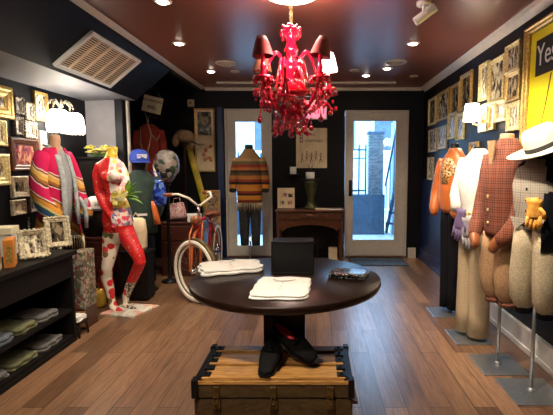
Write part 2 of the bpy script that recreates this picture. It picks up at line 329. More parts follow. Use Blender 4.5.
# ------------------------------------------------------------------ mesh builder
class MB:
    def __init__(self): self.v = []; self.f = []; self.s = []; self.T = Matrix.Identity(4)
    def add(self, vs, fs, smooth=False):
        o = len(self.v); self.v += [tuple(self.T @ Vector(p)) for p in vs]
        self.f += [tuple(i + o for i in f) for f in fs]; self.s += [smooth] * len(fs); return self
    def box(self, x0, x1, y0, y1, z0, z1):
        vs = [(x, y, z) for z in (z0, z1) for y in (y0, y1) for x in (x0, x1)]
        return self.add(vs, [(0, 2, 3, 1), (4, 5, 7, 6), (0, 1, 5, 4), (2, 6, 7, 3), (0, 4, 6, 2), (1, 3, 7, 5)])
    def cbox(self, c, s, rot=None):
        q = MB(); q.box(-s[0] / 2, s[0] / 2, -s[1] / 2, s[1] / 2, -s[2] / 2, s[2] / 2)
        mtx = Matrix.Translation(c) @ (rot.to_4x4() if rot else Matrix.Identity(4))
        return self.add([tuple(mtx @ Vector(p)) for p in q.v], q.f)
    def loft(self, rings, caps=True, smooth=True, closed=True):
        n = len(rings[0]); vs = [p for r in rings for p in r]; fs = []
        for i in range(len(rings) - 1):
            for j in range(n if closed else n - 1):
                k = (j + 1) % n
                fs.append((i * n + j, i * n + k, (i + 1) * n + k, (i + 1) * n + j))
        if caps and closed:
            fs.append(tuple(range(n - 1, -1, -1))); fs.append(tuple((len(rings) - 1) * n + j for j in range(n)))
        return self.add(vs, fs, smooth)
    def lathe(self, prof, c=(0, 0, 0), n=24, caps=True):
        return self.loft([[(c[0] + r * math.cos(2 * math.pi * j / n), c[1] + r * math.sin(2 * math.pi * j / n), c[2] + z) for j in range(n)] for r, z in prof], caps)
    def tube(self, pts, r, n=10, caps=True, flat=1.0):
        pts = [Vector(p) for p in pts]; rings = []; rr = r if isinstance(r, (list, tuple)) else [r] * len(pts)
        up = None
        for i, p in enumerate(pts):
            t = (pts[min(i + 1, len(pts) - 1)] - pts[max(i - 1, 0)])
            t = t.normalized() if t.length > 1e-9 else Vector((0, 0, 1))
            if up is None:
                up = Vector((0, 0, 1)) if abs(t.z) < .9 else Vector((0, 1, 0))
            a = t.cross(up)
            if a.length < 1e-5: a = t.cross(Vector((1, 0, 0)))
            a.normalize(); b = a.cross(t).normalized(); up = b
            rings.append([tuple(p + rr[i] * (math.cos(2 * math.pi * j / n) * a + flat * math.sin(2 * math.pi * j / n) * b)) for j in range(n)])
        return self.loft(rings, caps)
    def ball(self, c, rx, ry=None, rz=None, n=12, m=8):
        ry = ry or rx; rz = rz or rx
        rings = []
        for i in range(m + 1):
            t = -math.pi / 2 + math.pi * i / m; k = max(math.cos(t), .02)
            rings.append([(c[0] + rx * k * math.cos(2 * math.pi * j / n), c[1] + ry * k * math.sin(2 * math.pi * j / n), c[2] + rz * math.sin(t)) for j in range(n)])
        return self.loft(rings)
    def ell(self, rings, n=28, fold=0., nf=8, seed=0, caps=True, pw=2.0):
        """rings of (cx, cy, z, rx, ry) with cloth folds"""
        out = []
        rnd = random.Random(seed); ph = [rnd.random() * 6.28 for _ in range(4)]
        for (cx, cy, z, rx, ry) in rings:
            r = []
            for j in range(n):
                a = 2 * math.pi * j / n; ca, sa = math.cos(a), math.sin(a)
                g = 1 + fold * (math.sin(nf * a + ph[0] + z * 7) + .6 * math.sin((nf * 2 - 3) * a + ph[1] - z * 13) + .5 * math.sin(z * 40 + 2 * a + ph[2]))
                e = (abs(ca) ** pw + abs(sa) ** pw) ** (-1 / pw)
                r.append((cx + rx * ca * e * g, cy + ry * sa * e * g, z))
            out.append(r)
        return self.loft(out, caps)
    def prism(self, poly, y0, y1):
        """outline in x,z pushed along y"""
        n = len(poly)
        vs = [(x, y0, z) for x, z in poly] + [(x, y1, z) for x, z in poly]
        fs = [tuple(range(n)), tuple(range(2 * n - 1, n - 1, -1))] + [(i, i + n, (i + 1) % n + n, (i + 1) % n) for i in range(n)]
        return self.add(vs, fs)
    def build(self, name, m, parent=None, bevel=0., seg=2, loc=None, rot=None, sub=0, remesh=0., smooth_it=0):
        me = bpy.data.meshes.new(name); me.from_pydata(self.v, [], self.f); me.update()
        me.polygons.foreach_set('use_smooth', self.s)
        me.materials.append(m)
        import bmesh
        bm = bmesh.new(); bm.from_mesh(me); bmesh.ops.recalc_face_normals(bm, faces=bm.faces); bm.to_mesh(me); bm.free()
        o = bpy.data.objects.new(name, me); COL.objects.link(o)
        if parent: o.parent = parent
        if loc is not None: o.location = loc
        if rot is not None: o.rotation_euler = rot
        if remesh:
            md = o.modifiers.new('remesh', 'REMESH'); md.mode = 'VOXEL'; md.voxel_size = remesh; md.use_smooth_shade = True
            sm = o.modifiers.new('smooth', 'SMOOTH'); sm.iterations = smooth_it or 6; sm.factor = .5
        if bevel:
            md = o.modifiers.new('bevel', 'BEVEL'); md.width = bevel; md.segments = seg; md.limit_method = 'ANGLE'
        if sub:
            md = o.modifiers.new('sub', 'SUBSURF'); md.levels = sub; md.render_levels = sub
        return o

def tag(o, label, cat, group=None, kind=None):
    o['label'] = label; o['category'] = cat
    if group: o['group'] = group
    if kind: o['kind'] = kind
    return o

def thing(name, label, cat, loc=(0, 0, 0), rz=0., group=None, rot=None):
    o = bpy.data.objects.new(name, None); COL.objects.link(o); o.empty_display_size = .05
    o.location = loc; o.rotation_euler = rot if rot else (0, 0, rz)
    return tag(o, label, cat, group)

def struct(o):
    o['kind'] = 'structure'; return o

def text(name, s, size, m, parent, loc, rot, extrude=.001, align='CENTER', sx=1.0):
    cu = bpy.data.curves.new('lettering', 'FONT'); cu.body = s; cu.size = size; cu.extrude = extrude
    cu.align_x = align; cu.align_y = 'CENTER'
    tmp = bpy.data.objects.new('lettering', cu); COL.objects.link(tmp)
    dg = bpy.context.evaluated_depsgraph_get(); dg.update()
    me = bpy.data.meshes.new_from_object(tmp.evaluated_get(dg))
    bpy.data.objects.remove(tmp); me.materials.clear(); me.materials.append(m)
    o = bpy.data.objects.new(name, me); COL.objects.link(o)
    if parent: o.parent = parent
    o.location = loc; o.rotation_euler = rot; o.scale = (sx, 1, 1)
    return o

def rx(v): return Matrix.Rotation(v, 3, 'X')
def ry(v): return Matrix.Rotation(v, 3, 'Y')
def rzm(v): return Matrix.Rotation(v, 3, 'Z')

def light(kind, name, loc, energy, col, size=.1, rot=None, spot=None, blend=.5):
    l = bpy.data.lights.new(name, kind); l.energy = energy; l.color = col
    if kind in ('POINT', 'SPOT'): l.shadow_soft_size = size
    if kind == 'SPOT': l.spot_size = R(spot); l.spot_blend = blend
    o = bpy.data.objects.new(name, l); COL.objects.link(o); o.location = loc
    if rot is not None: o.rotation_euler = rot
    return o

def aim(o, target):
    d = Vector(target) - o.location; o.rotation_euler = d.to_track_quat('-Z', 'Y').to_euler(); return o

# ------------------------------------------------------------------ camera
cam = bpy.data.cameras.new('camera'); cam.sensor_width = 36; cam.lens = F / 553 * 36
cam.shift_x = -39.5 / 553; cam.clip_start = .05
co = bpy.data.objects.new('camera', cam); COL.objects.link(co)
co.location = (0, 0, CH); co.rotation_euler = (math.pi / 2 - TILT, 0, 0)
SC.camera = co

# ------------------------------------------------------------------ room shell
ZC = 2.43; YB = 6.04; XR = 1.53; XL = -2.5; YF = -2.2
def room():
    struct(MB().box(XL - .1, XR + .1, YF, YB + .16, -.1, 0).build('floor', M['floor']))
    struct(MB().box(XL - .1, XR + .15, YF, YB + .16, ZC, ZC + .12).build('ceiling', M['ceiling']))
    struct(MB().box(XR, XR + .12, YF, YB + .16, 0, ZC).build('wall_right', M['navy']))
    struct(MB().box(XL - .12, XL, YF, YB + .16, 0, ZC).build('wall_left', M['black_wall']))
    struct(MB().box(XL, XR, YF - .12, YF, 0, ZC).build('wall_front', M['navy']))
    # back wall with two door openings
    d1 = (-1.30, -.63, 2.14); d2 = (.41, 1.32, 2.12)
    w = MB()
    w.box(XL, d1[0], YB, YB + .16, 0, ZC); w.box(d1[1], d2[0], YB, YB + .16, 0, ZC); w.box(d2[1], XR, YB, YB + .16, 0, ZC)
    w.box(d1[0], d1[1], YB, YB + .16, d1[2], ZC); w.box(d2[0], d2[1], YB, YB + .16, d2[2], ZC)
    struct(w.build('wall_back', M['black_wall']))
    # the short wall that ends the left recess
    struct(MB().box(XL, -2.17, 4.63, 4.75, 0, 2.04).build('wall_return', M['grey_wall']))
    # sloped bulkhead on the left, flat soffit below it
    b = MB(); pf = [(-1.6, ZC), (-1.6, ZC - .05), (-2.0, 2.055), (XL, 2.03), (XL, ZC)]
    b.prism(pf, YF, 4.75)
    o = b.build('wall_bulkhead', M['black_wall']); struct(o)
    o.data.materials.append(M['soffit'])
    for p in o.data.polygons:
        if p.normal.z < -.9: p.material_index = 1
    struct(MB().box(XL, -1.6, 4.75, YB, 2.40, ZC).box(-1.64, -1.6, 4.75, YB, 2.36, 2.40).build('ceiling_alcove', M['black_wall']))
    # cornice
    def mould(pts):
        return pts
    struct(MB().prism([(-1.6, ZC), (-1.555, ZC), (-1.572, ZC - .014), (-1.60, ZC - .032)], YF, YB - .02).build('trim_1', M['trim']))
    struct(MB().prism([(XR, ZC), (XR - .065, ZC), (XR - .045, ZC - .025), (XR, ZC - .06)], YF, YB - .02).build('trim_2', M['trim']))
    t = MB(); t.box(-1.56, XR - .045, YB - .05, YB, ZC - .045, ZC); struct(t.build('trim_3', M['trim'], bevel=.01))
    t = MB(); t.box(-1.3, 1.05, YB - .42, YB - .36, ZC - .02, ZC); struct(t.build('trim_4', M['trim'], bevel=.005))
    # baseboards
    struct(MB().box(XR - .03, XR, 3.6, YB, 0, .17).box(XR - .04, XR, 3.6, YB, 0, .05).build('baseboard_right', M['blue'], bevel=.004))
    struct(MB().box(XR - .03, XR, YF, 3.6, 0, .17).box(XR - .04, XR, YF, 3.6, 0, .04).build('baseboard_front', M['white'], bevel=.004))
    struct(MB().box(1.335, 1.45, YB - .03, YB, 0, .15).build('baseboard_back', M['trim'], bevel=.004))
    # blue wainscot panel and dark jambs
    w = MB(); w.box(XR - .012, XR, 3.65, YB - .02, .17, 1.15); struct(w.build('trim_5', M['blue'], bevel=.004))
    struct(MB().box(-2.17, -2.09, 4.60, 4.75, 0, 2.04).build('trim_6', M['navy'], bevel=.004))
    struct(MB().box(-2.075, -2.05, 4.66, 4.70, 0, 2.04).build('trim_7', M['trim'], bevel=.003))
    struct(MB().box(-1.40, -1.315, YB - .02, YB, 0, 2.16).build('trim_8', M['blue'], bevel=.003))

def glass_door(nm, x0, x1, ztop, stile, botrail, handle, toprail=.11, extra=0.):
    root = bpy.data.objects.new(nm, None); COL.objects.link(root); root.location = (x0, YB, 0); struct(root)
    w = x1 - x0
    f = MB(); j = .025
    f.box(0, j, 0, .13, 0, ztop); f.box(w - j, w, 0, .13, 0, ztop); f.box(j, w - j, 0, .13, ztop - j, ztop)
    f.build('door_frame', M['door'], root, bevel=.004)
    l = MB(); a, b_, z0, z1 = j + .003, w - j - .003, .025, ztop - j - .003
    l.box(a, a + stile, .03, .075, z0, z1); l.box(b_ - stile - extra, b_, .03, .075, z0, z1); b0 = b_; b_ = b_ - extra
    l.box(a + stile, b_ - stile, .03, .075, z0, z0 + botrail); l.box(a + stile, b_ - stile, .03, .075, z1 - toprail, z1)
    # glazing bead
    for q in ((a + stile - .006, a + stile + .008), (b_ - stile - .008, b_ - stile + .006)):
        l.box(q[0], q[1], .022, .05, z0 + botrail, z1 - toprail)
    l.build('door_leaf', M['door'], root, bevel=.003)
    MB().box(a + stile, b_ - stile, .050, .056, z0 + botrail, z1 - toprail).build('glass_pane', M['glass'], root)
    MB().box(0, w, -.01, .13, 0, .022).build('threshold', M['consolewood'], root, bevel=.004)
    if handle:
        h = MB(); h.box(a + .025, a + .07, .016, .03, .90, 1.13)
        h.tube([(a + .048, .02, .98), (a + .048, -.03, .98), (a + .06, -.035, .98), (a + .14, -.035, .975)], .009)
        h.ball((a + .048, .015, 1.09), .016)
        h.build('door_handle', M['blackmetal'], root, bevel=.002)
    return root

room()
glass_door('door_1', -1.30, -.63, 2.14, .115, .15, False, .15)
glass_door('door_2', .42, 1.315, 2.12, .08, .235, True, .12, .06)

# ------------------------------------------------------------------ outside the doors
def outside():
    struct(MB().box(-3.2, 3.2, YB + .17, 13, -.12, -.01).build('ground_outside', M['paving']))
    struct(MB().box(-2.2, .30, 8.2, 8.45, -.01, .62).box(.30, 1.35, 8.2, 8.45, -.01, .78).build('wall_outside', M['bluewall'], bevel=.01))
    struct(MB().box(1.52, 1.75, YB + .18, 8.6, -.01, 2.2).build('wall_outside_right', M['palewall']))
    struct(MB().box(-2.6, -2.2, YB + .18, 8.6, -.01, 2.6).build('wall_outside_left', M['palewall']))
    # iron fence on the low wall
    for nm, x0, x1, lab in (('iron_fence', .32, .98, 'dark iron railing on low wall, seen through the right glass door'), ('iron_fence', -1.75, -.75, 'dark iron railing seen through the left glass door behind striped sweater')):
        zb = .78 if x0 > 0 else .62
        t = thing(nm, lab, 'fence', ((x0 + x1) / 2, 8.32, zb), 0, 'iron railings outside')
        w = (x1 - x0) / 2
        MB().box(-w, w, -.015, .015, .06, .09).box(-w, w, -.015, .015, .86, .89).box(-w, w, -.015, .015, .70, .72).build('rail', M['ironblue'], t)
        n = int((x1 - x0) / .11)
        for k in range(n + 1):
            MB().tube([(-w + k * 2 * w / n, 0, 0), (-w + k * 2 * w / n, 0, .95), (-w + k * 2 * w / n, 0, 1.0)], [.015, .015, .002], 6).build('baluster', M['ironblue'], t)
    # brick pier
    t = thing('brick_pier', 'grey patterned brick pier seen through the right glass door', 'pillar', (1.17, 8.35, .78))
    MB().box(-.14, .14, -.13, .09, 0, 1.17).build('shaft', M['brickwork'], t, bevel=.005)
    MB().box(-.16, .16, -.14, .12, 1.17, 1.23).build('cap_stone', M['bluewall'], t, bevel=.01)
    # stair going up on the right wall
    t = thing('outdoor_stair', 'blue iron stair with handrail rising along the pale wall outside', 'staircase', (1.42, 7.2, 0))
    st = MB(); st.prism([(-.9, .0), (-.75, .0), (1.4, 2.2), (1.4, 2.4)], -.02, .02)
    o = st.build('stringer', M['ironblue'], t); o.rotation_euler = (0, 0, R(-90)); o.location = (0, .4, 0)
    for k in range(9):
        MB().box(-.02, .09, -.11, .11, -.012, .012).build('tread', M['bluewall'], t, loc=(0, 1.05 - k * .235, .21 + k * .24), bevel=.003)
    MB().tube([(-.03, 1.2, .95), (-.03, -.6, 2.7)], .018).build('handrail', M['ironblue'], t)
    for k in range(5):
        MB().tube([(-.03, 1.1 - k * .4, .1 + k * .4), (-.03, 1.1 - k * .4, 1.05 + k * .39)], .009, 6).build('baluster', M['ironblue'], t)
    # house across the street
    t = thing('house_facade', 'white house front across the street seen through glass doors', 'building', (0, 13.2, 0))
    MB().box(-6, 6, 0, .4, 0, 3.4).build('wall', M['facade'], t)
    for x in (-4.2, -2.9, -1.6, .9, 2.1, 3.4):
        f = MB(); f.box(x - .38, x + .38, -.06, .0, 1.75, 2.95); f.build('window', M['white'], t, bevel=.01)
        MB().box(x - .30, x + .30, -.075, -.055, 1.83, 2.87).build('pane', M['bluewall'], t)
outside()

# ------------------------------------------------------------------ ceiling fittings
def downlight(px, py, lab, lit=True, r=.045, energy=20, col=(1, .80, .58)):
    p = HZ(px, py, ZC)
    t = thing('recessed_downlight', lab, 'ceiling light', (p.x, p.y, ZC), 0, 'recessed ceiling spots')
    MB().lathe([(r * 1.35, 0), (r * 1.35, -.006), (r, -.010), (r * .95, -.004)], n=24).build('trim_ring', M['trim'], t)
    MB().lathe([(r * .85, -.0105), (r * .6, -.016)], n=20).build('bulb', M['spotglow'], t)
    if energy:
        light('SPOT', 'downlight_beam', (p.x, p.y, ZC - .03), energy, col, .04, (0, 0, 0), 110, .6)
def ceiling_speaker(px, py, r, lab):
    p = HZ(px, py, ZC)
    t = thing('ceiling_speaker', lab, 'speaker', (p.x, p.y, ZC), 0, 'round ceiling speakers')
    MB().lathe([(r, 0), (r, -.006), (r * .9, -.012), (r * .88, -.008)], n=32).build('rim', M['trim'], t)
    MB().lathe([(r * .87, -.008), (r * .5, -.013), (.01, -.015)], n=32).build('mesh_grille', M['speaker'], t)

downlight(179, 43, 'lit recessed spot in brown ceiling nearest the grille, left of chandelier', energy=35)
downlight(211, 71, 'small lit recessed spot beside the large round speaker on the left')
downlight(413, 43, 'lit recessed spot in ceiling right of chandelier, nearest the camera', energy=22)
downlight(387, 68, 'lit recessed spot behind the large round speaker on the right')
downlight(366, 75, 'small lit recessed spot near back wall, right of the chandelier')
ceiling_speaker(226, 63, .115, 'large pale round ceiling speaker left of the chandelier')
ceiling_speaker(396, 62, .115, 'large pale round ceiling speaker right of the chandelier')
ceiling_speaker(355, 70, .06, 'small round ceiling vent between chandelier and right spots')
ceiling_speaker(235, 71, .05, 'small round ceiling vent just left of the chandelier')
ceiling_speaker(414, 76, .05, 'small round ceiling vent near the right rear ceiling corner')

def track_spot():
    p = HZ(424, 2, ZC)
    t = thing('track_spotlight', 'white cylindrical spotlight hanging from ceiling at upper right', 'spotlight', (p.x, p.y, ZC))
    MB().lathe([(.05, 0), (.05, -.02), (.045, -.025)], n=20).build('mount', M['white'], t)
    MB().tube([(0, 0, -.02), (0, 0, -.07)], .01).build('stem', M['white'], t)
    h = MB(); h.tube([(-.055, .02, -.125), (.075, -.01, -.035)], .03, 20)
    h.build('spot_head', M['white'], t, bevel=.004)
    l = light('SPOT', 'track_spot_beam', p + Vector((.1, -.02, -.1)), 60, (1, .86, .66), .04, None, 95, .7)
    aim(l, (1.2, 3.0, 1.0))
track_spot()

def grille():
    c = [HZ(95, 25, 2.36), HZ(143, 57, 2.36), A(105, 90, 4.0), A(50, 65, 3.05)]
    y0, y1 = 3.21, 4.07
    # on the slope: from upper (x-1.66,z2.33) to lower (x-1.95,z2.08)
    up = Vector((-1.66, 0, 2.33)); lo = Vector((-1.965, 0, 2.085))
    sl = (lo - up); L = sl.length; ang = math.atan2(-(sl.z), -(sl.x))
    t = thing('air_return_grille', 'beige louvred air grille on the sloped dark bulkhead', 'air vent', (up.x, (y0 + y1) / 2, up.z))
    t.rotation_euler = (0, -math.atan2(up.z - lo.z, up.x - lo.x), 0)
    # local: -x runs down the slope, normal is -z-ish
    w = (y1 - y0) / 2
    f = MB()
    n0, n1 = -.002, -.03
    f.box(-L, 0, -w, -w + .03, n1, n0); f.box(-L, 0, w - .03, w, n1, n0); f.box(-.03, 0, -w + .03, w - .03, n1, n0); f.box(-L, -L + .03, -w + .03, w - .03, n1, n0)
    f.build('grille_frame', M['white'], t, bevel=.003)
    for k in range(1, 5):
        y = -w + 2 * w * k / 5; MB().box(-L + .03, -.03, y - .008, y + .008, -.022, n0).build('divider', M['grille'], t)
    s = MB(); n = 17
    for k in range(n):
        x = -L + .035 + (L - .07) * (k + .5) / n
        s.box(x - .0042, x + .0042, -w + .03, w - .03, -.016, -.012)
    s.build('louvre_blades', M['grille'], t)
    MB().box(-L + .03, -.03, -w + .03, w - .03, -.006, n0).build('backing', M['black'], t)
grille()

def exit_sign():
    a = A(302, 100, 5.98); b = A(327, 119, 5.98)
    w = b.x - a.x; h = a.z - b.z
    t = thing('exit_sign', 'red backlit EXIT sign on dark back wall below chandelier', 'exit sign', ((a.x + b.x) / 2, YB, b.z))
    MB().box(-w / 2, w / 2, -.05, 0, 0, h).build('housing', M['white'], t, bevel=.006)
    MB().box(-w / 2 + .012, w / 2 - .012, -.053, -.049, .012, h - .012).build('face_panel', M['exitface'], t)
    text('lettering', 'EXIT', h * .78, M['exitred'], t, (0, -.055, h / 2), (R(90), 0, 0), .001, sx=.86)
exit_sign()

# ------------------------------------------------------------------ chandelier
def chandelier():
    CX, CYY = -.16, 2.8
    t = thing('glow_disc_lamp', 'bright round ceiling lamp above the red chandelier', 'ceiling light', (CX, CYY, ZC))
    MB().lathe([(.185, 0), (.185, -.01), (.17, -.014)], n=40).build('rim', M['trim'], t)
    MB().lathe([(.169, -.01), (.165, -.018), (.12, -.024), (.01, -.026)], n=40).build('diffuser', M['discglow'], t)
    g = thing('chandelier', 'ornate red glass chandelier with red shades hanging from ceiling', 'chandelier', (CX, CYY, 1.585))
    z0 = 1.585
    # chain
    ch = MB(); n = 12
    for k in range(n):
        z = .62 + (ZC - .024 - z0 - .62) * (k + .5) / n; r = .016
        pts = [(r * .6 * math.cos(a), 0, z + r * 1.25 * math.sin(a)) if k % 2 else (0, r * .6 * math.cos(a), z + r * 1.25 * math.sin(a)) for a in [i * math.pi / 5 for i in range(11)]]
        ch.tube(pts, .0028, 5, False)
    ch.build('chain', M['brass'], g)
    MB().lathe([(.012, .63), (.055, .625), (.062, .60), (.045, .575), (.035, .56), (.03, .53), (.042, .50), (.05, .48), (.03, .465), (.022, .44)], n=24).build('crown', M['redglass'], g)
    MB().lathe([(.022, .44), (.045, .42), (.07, .38), (.078, .34), (.06, .30), (.075, .27), (.09, .24), (.07, .20), (.045, .18), (.06, .15), (.10, .12), (.115, .09), (.09, .05), (.05, .02), (.02, 0), (.006, -.02)], n=28).build('stem_column', M['redglass'], g)
    # ring dish that holds the arms
    MB().lathe([(.05, .18), (.13, .19), (.15, .215), (.12, .20), (.05, .20)], n=28).build('arm_dish', M['reddark'], g)
    # arms
    arms = [(-.165, -.15, .43, 'redshade', -4), (-.205, .13, .40, 'brownshade', 4), (.185, -.15, .43, 'redshade', 12), (.24, .10, .40, 'litshade', 3), (.02, .24, .36, None, 0), (-.02, -.24, .30, None, 0)]
    for dx, dy, zt, sh, tl in arms:
        q = []
        for k in range(15):
            u = k / 14
            rr = .06 + .94 * u; zz = .20 - .10 * math.sin(u * math.pi * 1.05) + (zt - .17 - .20) * u ** 3
            q.append((dx * rr, dy * rr, zz))
        a = MB().tube(q, [.012 + .004 * math.sin(k * 1.9) for k in range(15)], 10).build('arm', M['redglass'], g)
        ze = q[-1][2]
        c = MB(); c.lathe([(.012, -.02), (.06, -.005), (.066, .012), (.05, .004), (.02, .012), (.026, .03), (.014, .05), (.02, .07), (.013, .09), (.012, .18)], (dx, dy, ze), 18)
        for k in range(10):
            an = k * .628
            c.ball((dx + .06 * math.cos(an), dy + .06 * math.sin(an), ze - .016), .009, .009, .014, 6, 5)
        c.build('candle_cup', M['redglass'], a)
        if sh:
            s = MB(); s.lathe([(.066, 0), (.059, .03), (.043, .085), (.030, .115), (.027, .115), (.040, .083), (.056, .03), (.063, 0)], n=24, caps=False)
            s.build('lamp_shade', M[sh], a, loc=(dx, dy, ze + .135), rot=(0, R(tl), 0))
            MB().ball((dx, dy, ze + .195), .012, .012, .026).build('candle_bulb', M['bulb'] if sh == 'litshade' else M['white'], a)
    # scroll leaves
    rnd = random.Random(3)
    for k in range(12):
        an = k * math.pi / 6 + .2; r0, r1, zz = .05, .12 + .05 * (k % 2), .28 + .06 * (k % 3)
        q = [((r0 + (r1 - r0) * u) * math.cos(an + u * .5), (r0 + (r1 - r0) * u) * math.sin(an + u * .5), zz + .10 * math.sin(u * 3.4) - .06 * u) for u in [i / 8 for i in range(9)]]
        MB().tube(q, [.004, .009, .013, .015, .014, .012, .009, .006, .002], 8, True, .5).build('glass_leaf', M['redglass' if k % 2 else 'reddark'], g)
    # beads and blossoms over the body: uncountable sparkle
    bd = MB()
    for k in range(520):
        an = rnd.random() * 6.283
        if k < 150:
            z = rnd.uniform(.03, .46); r = {0: .10, 1: .10, 2: .095, 3: .075, 4: .045}[min(4, int(z * 10))] * rnd.uniform(.85, 1.2)
            p = (r * math.cos(an), r * math.sin(an), z)
        elif k < 290:
            a = arms[k % 6]; rr = rnd.uniform(.55, 1.12)
            p = (a[0] * rr + rnd.gauss(0, .025), a[1] * rr + rnd.gauss(0, .025), rnd.uniform(.11, .26))
        elif k < 330:
            r = .062; p = (r * math.cos(an), r * math.sin(an), rnd.uniform(.56, .63))
        elif k < 450:
            r = rnd.uniform(.075, .125); p = (r * math.cos(an), r * math.sin(an), rnd.uniform(-.05, .13))
        else:
            a = arms[k % 4]; p = (a[0] + rnd.gauss(0, .016), a[1] + rnd.gauss(0, .016), rnd.uniform(.2, .33))
        s = rnd.uniform(.006, .013); bd.ball(p, s, s, s * 1.3, 6, 4)
    o = bd.build('glass_beads', M['redglass'], g); o['kind'] = 'stuff'
    # hanging chains and ball drops
    drops = [(-.185, -.17, .02), (-.10, -.10, -.06), (.05, -.14, .0), (.13, -.10, -.02), (.19, -.16, .03), (.26, .10, .10), (-.225, .13, .06), (-.04, -.12, -.02), (.02, .2, .02), (.09, .1, -.03), (-.13, .1, -.02), (0, 0, -.06)]
    for x, y, z in drops:
        d = MB(); d.ball((x, y, z), .017, .017, .018, 12, 8); d.lathe([(.004, .03), (.008, .024), (.006, .016)], (x, y, z), 8)
        p = d.build('ball_drop', M['reddark'], g)
        s = MB()
        top = .17 if abs(x) + abs(y) > .2 else .06
        for k in range(6):
            zz = z + .035 + (top - z - .035) * k / 6; s.ball((x * (1 - .1 * k / 6), y * (1 - .1 * k / 6), zz), .005, .005, .009, 6, 4)
        s.build('bead_string', M['redglass'], p)
    light('POINT', 'chandelier_bulb_light', (CX + .24, CYY + .10, z0 + .40), 5, (1, .55, .42), .04)
    light('POINT', 'chandelier_fill_light', (CX, CYY - .2, z0 + .45), 9, (1, .6, .5), .03)  # added light before the column brightens the red glass; no bulb here
    light('POINT', 'ceiling_disc_light', (CX, CYY, ZC - .12), 14, (1, .86, .72), .12)
chandelier()

# ------------------------------------------------------------------ picture frames
def moulding(w, h, fw, d, steps):
    """mitred frame with a stepped section, local x across, z up, facing -y"""
    m = MB(); rings = []
    for (u, yd) in steps:
        ix, iz = w / 2 - u * fw, h / 2 - u * fw
        rings.append([(-ix, -yd * d, h / 2 - iz), (ix, -yd * d, h / 2 - iz), (ix, -yd * d, h / 2 + iz), (-ix, -yd * d, h / 2 + iz)])
    m.loft(rings, False, False); return m

def framed(name, label, cat, loc, rz, w, h, fmat, pmat, group=None, fw=.03, d=.025, matb=0., lean=0., ornate=False, roll=0.):
    t = thing(name, label, cat, loc, rz, group)
    if lean or roll: t.rotation_euler = (R(-lean), R(roll), rz)
    moulding(w, h, fw, d, [(0, 0), (0, .75), (.12, .98), (.3, 1), (.42, .8), (.7, .72), (.85, .5), (1, .45), (1, 0)]).build('frame', M[fmat], t)
    if ornate:
        o = MB(); per = 2 * (w + h); n = int(per / .026)
        for k in range(n):
            s = per * k / n
            if s < w: p = (-w / 2 + s, 0)
            elif s < w + h: p = (w / 2, s - w)
            elif s < 2 * w + h: p = (w / 2 - (s - w - h), h)
            else: p = (-w / 2, h - (s - 2 * w - h))
            r = .013 if k % 2 else .009
            cx = p[0] * (1 - .25 * fw / w); cz = h / 2 + (p[1] - h / 2) * (1 - .25 * fw / h)
            o.ball((cx, -d * .8, cz), r, .009, r, 7, 5)
        o.build('ornament', M[fmat], t)
    iw, ih = w - 2 * fw * .95, h - 2 * fw * .95
    MB().box(-iw / 2, iw / 2, -.006, -.001, fw * .95, h - fw * .95).build('backing_board' if matb else 'picture', M['creambox'] if matb else M[pmat], t)
    if matb:
        MB().box(-iw / 2 + matb, iw / 2 - matb, -.008, -.006, fw * .95 + matb, h - fw * .95 - matb).build('picture', M[pmat], t)
    return t

def wall_frame(side, box, fmat, pmat, label, fw=.03, matb=0., ornate=False, d=.025, group=None):
    X = XR if side == 'R' else XL
    x0, y0, x1, y1 = box; xm = (x0 + x1) / 2; ym = (y0 + y1) / 2
    pa, pb = WL(x0, ym, X), WL(x1, ym, X); pt, pbm = WL(xm, y0, X), WL(xm, y1, X)
    w = abs(pa.y - pb.y); h = pt.z - pbm.z; yc = (pa.y + pb.y) / 2
    sx = 1 if side == 'L' else -1
    return framed('picture_frame', label, 'picture frame', (X + sx * .002, yc, pbm.z), R(90) if side == 'L' else R(-90), w, h, fmat, pmat, group or ('framed prints on the right wall' if side == 'R' else 'framed prints on the left wall'), fw, d, matb, 0, ornate)

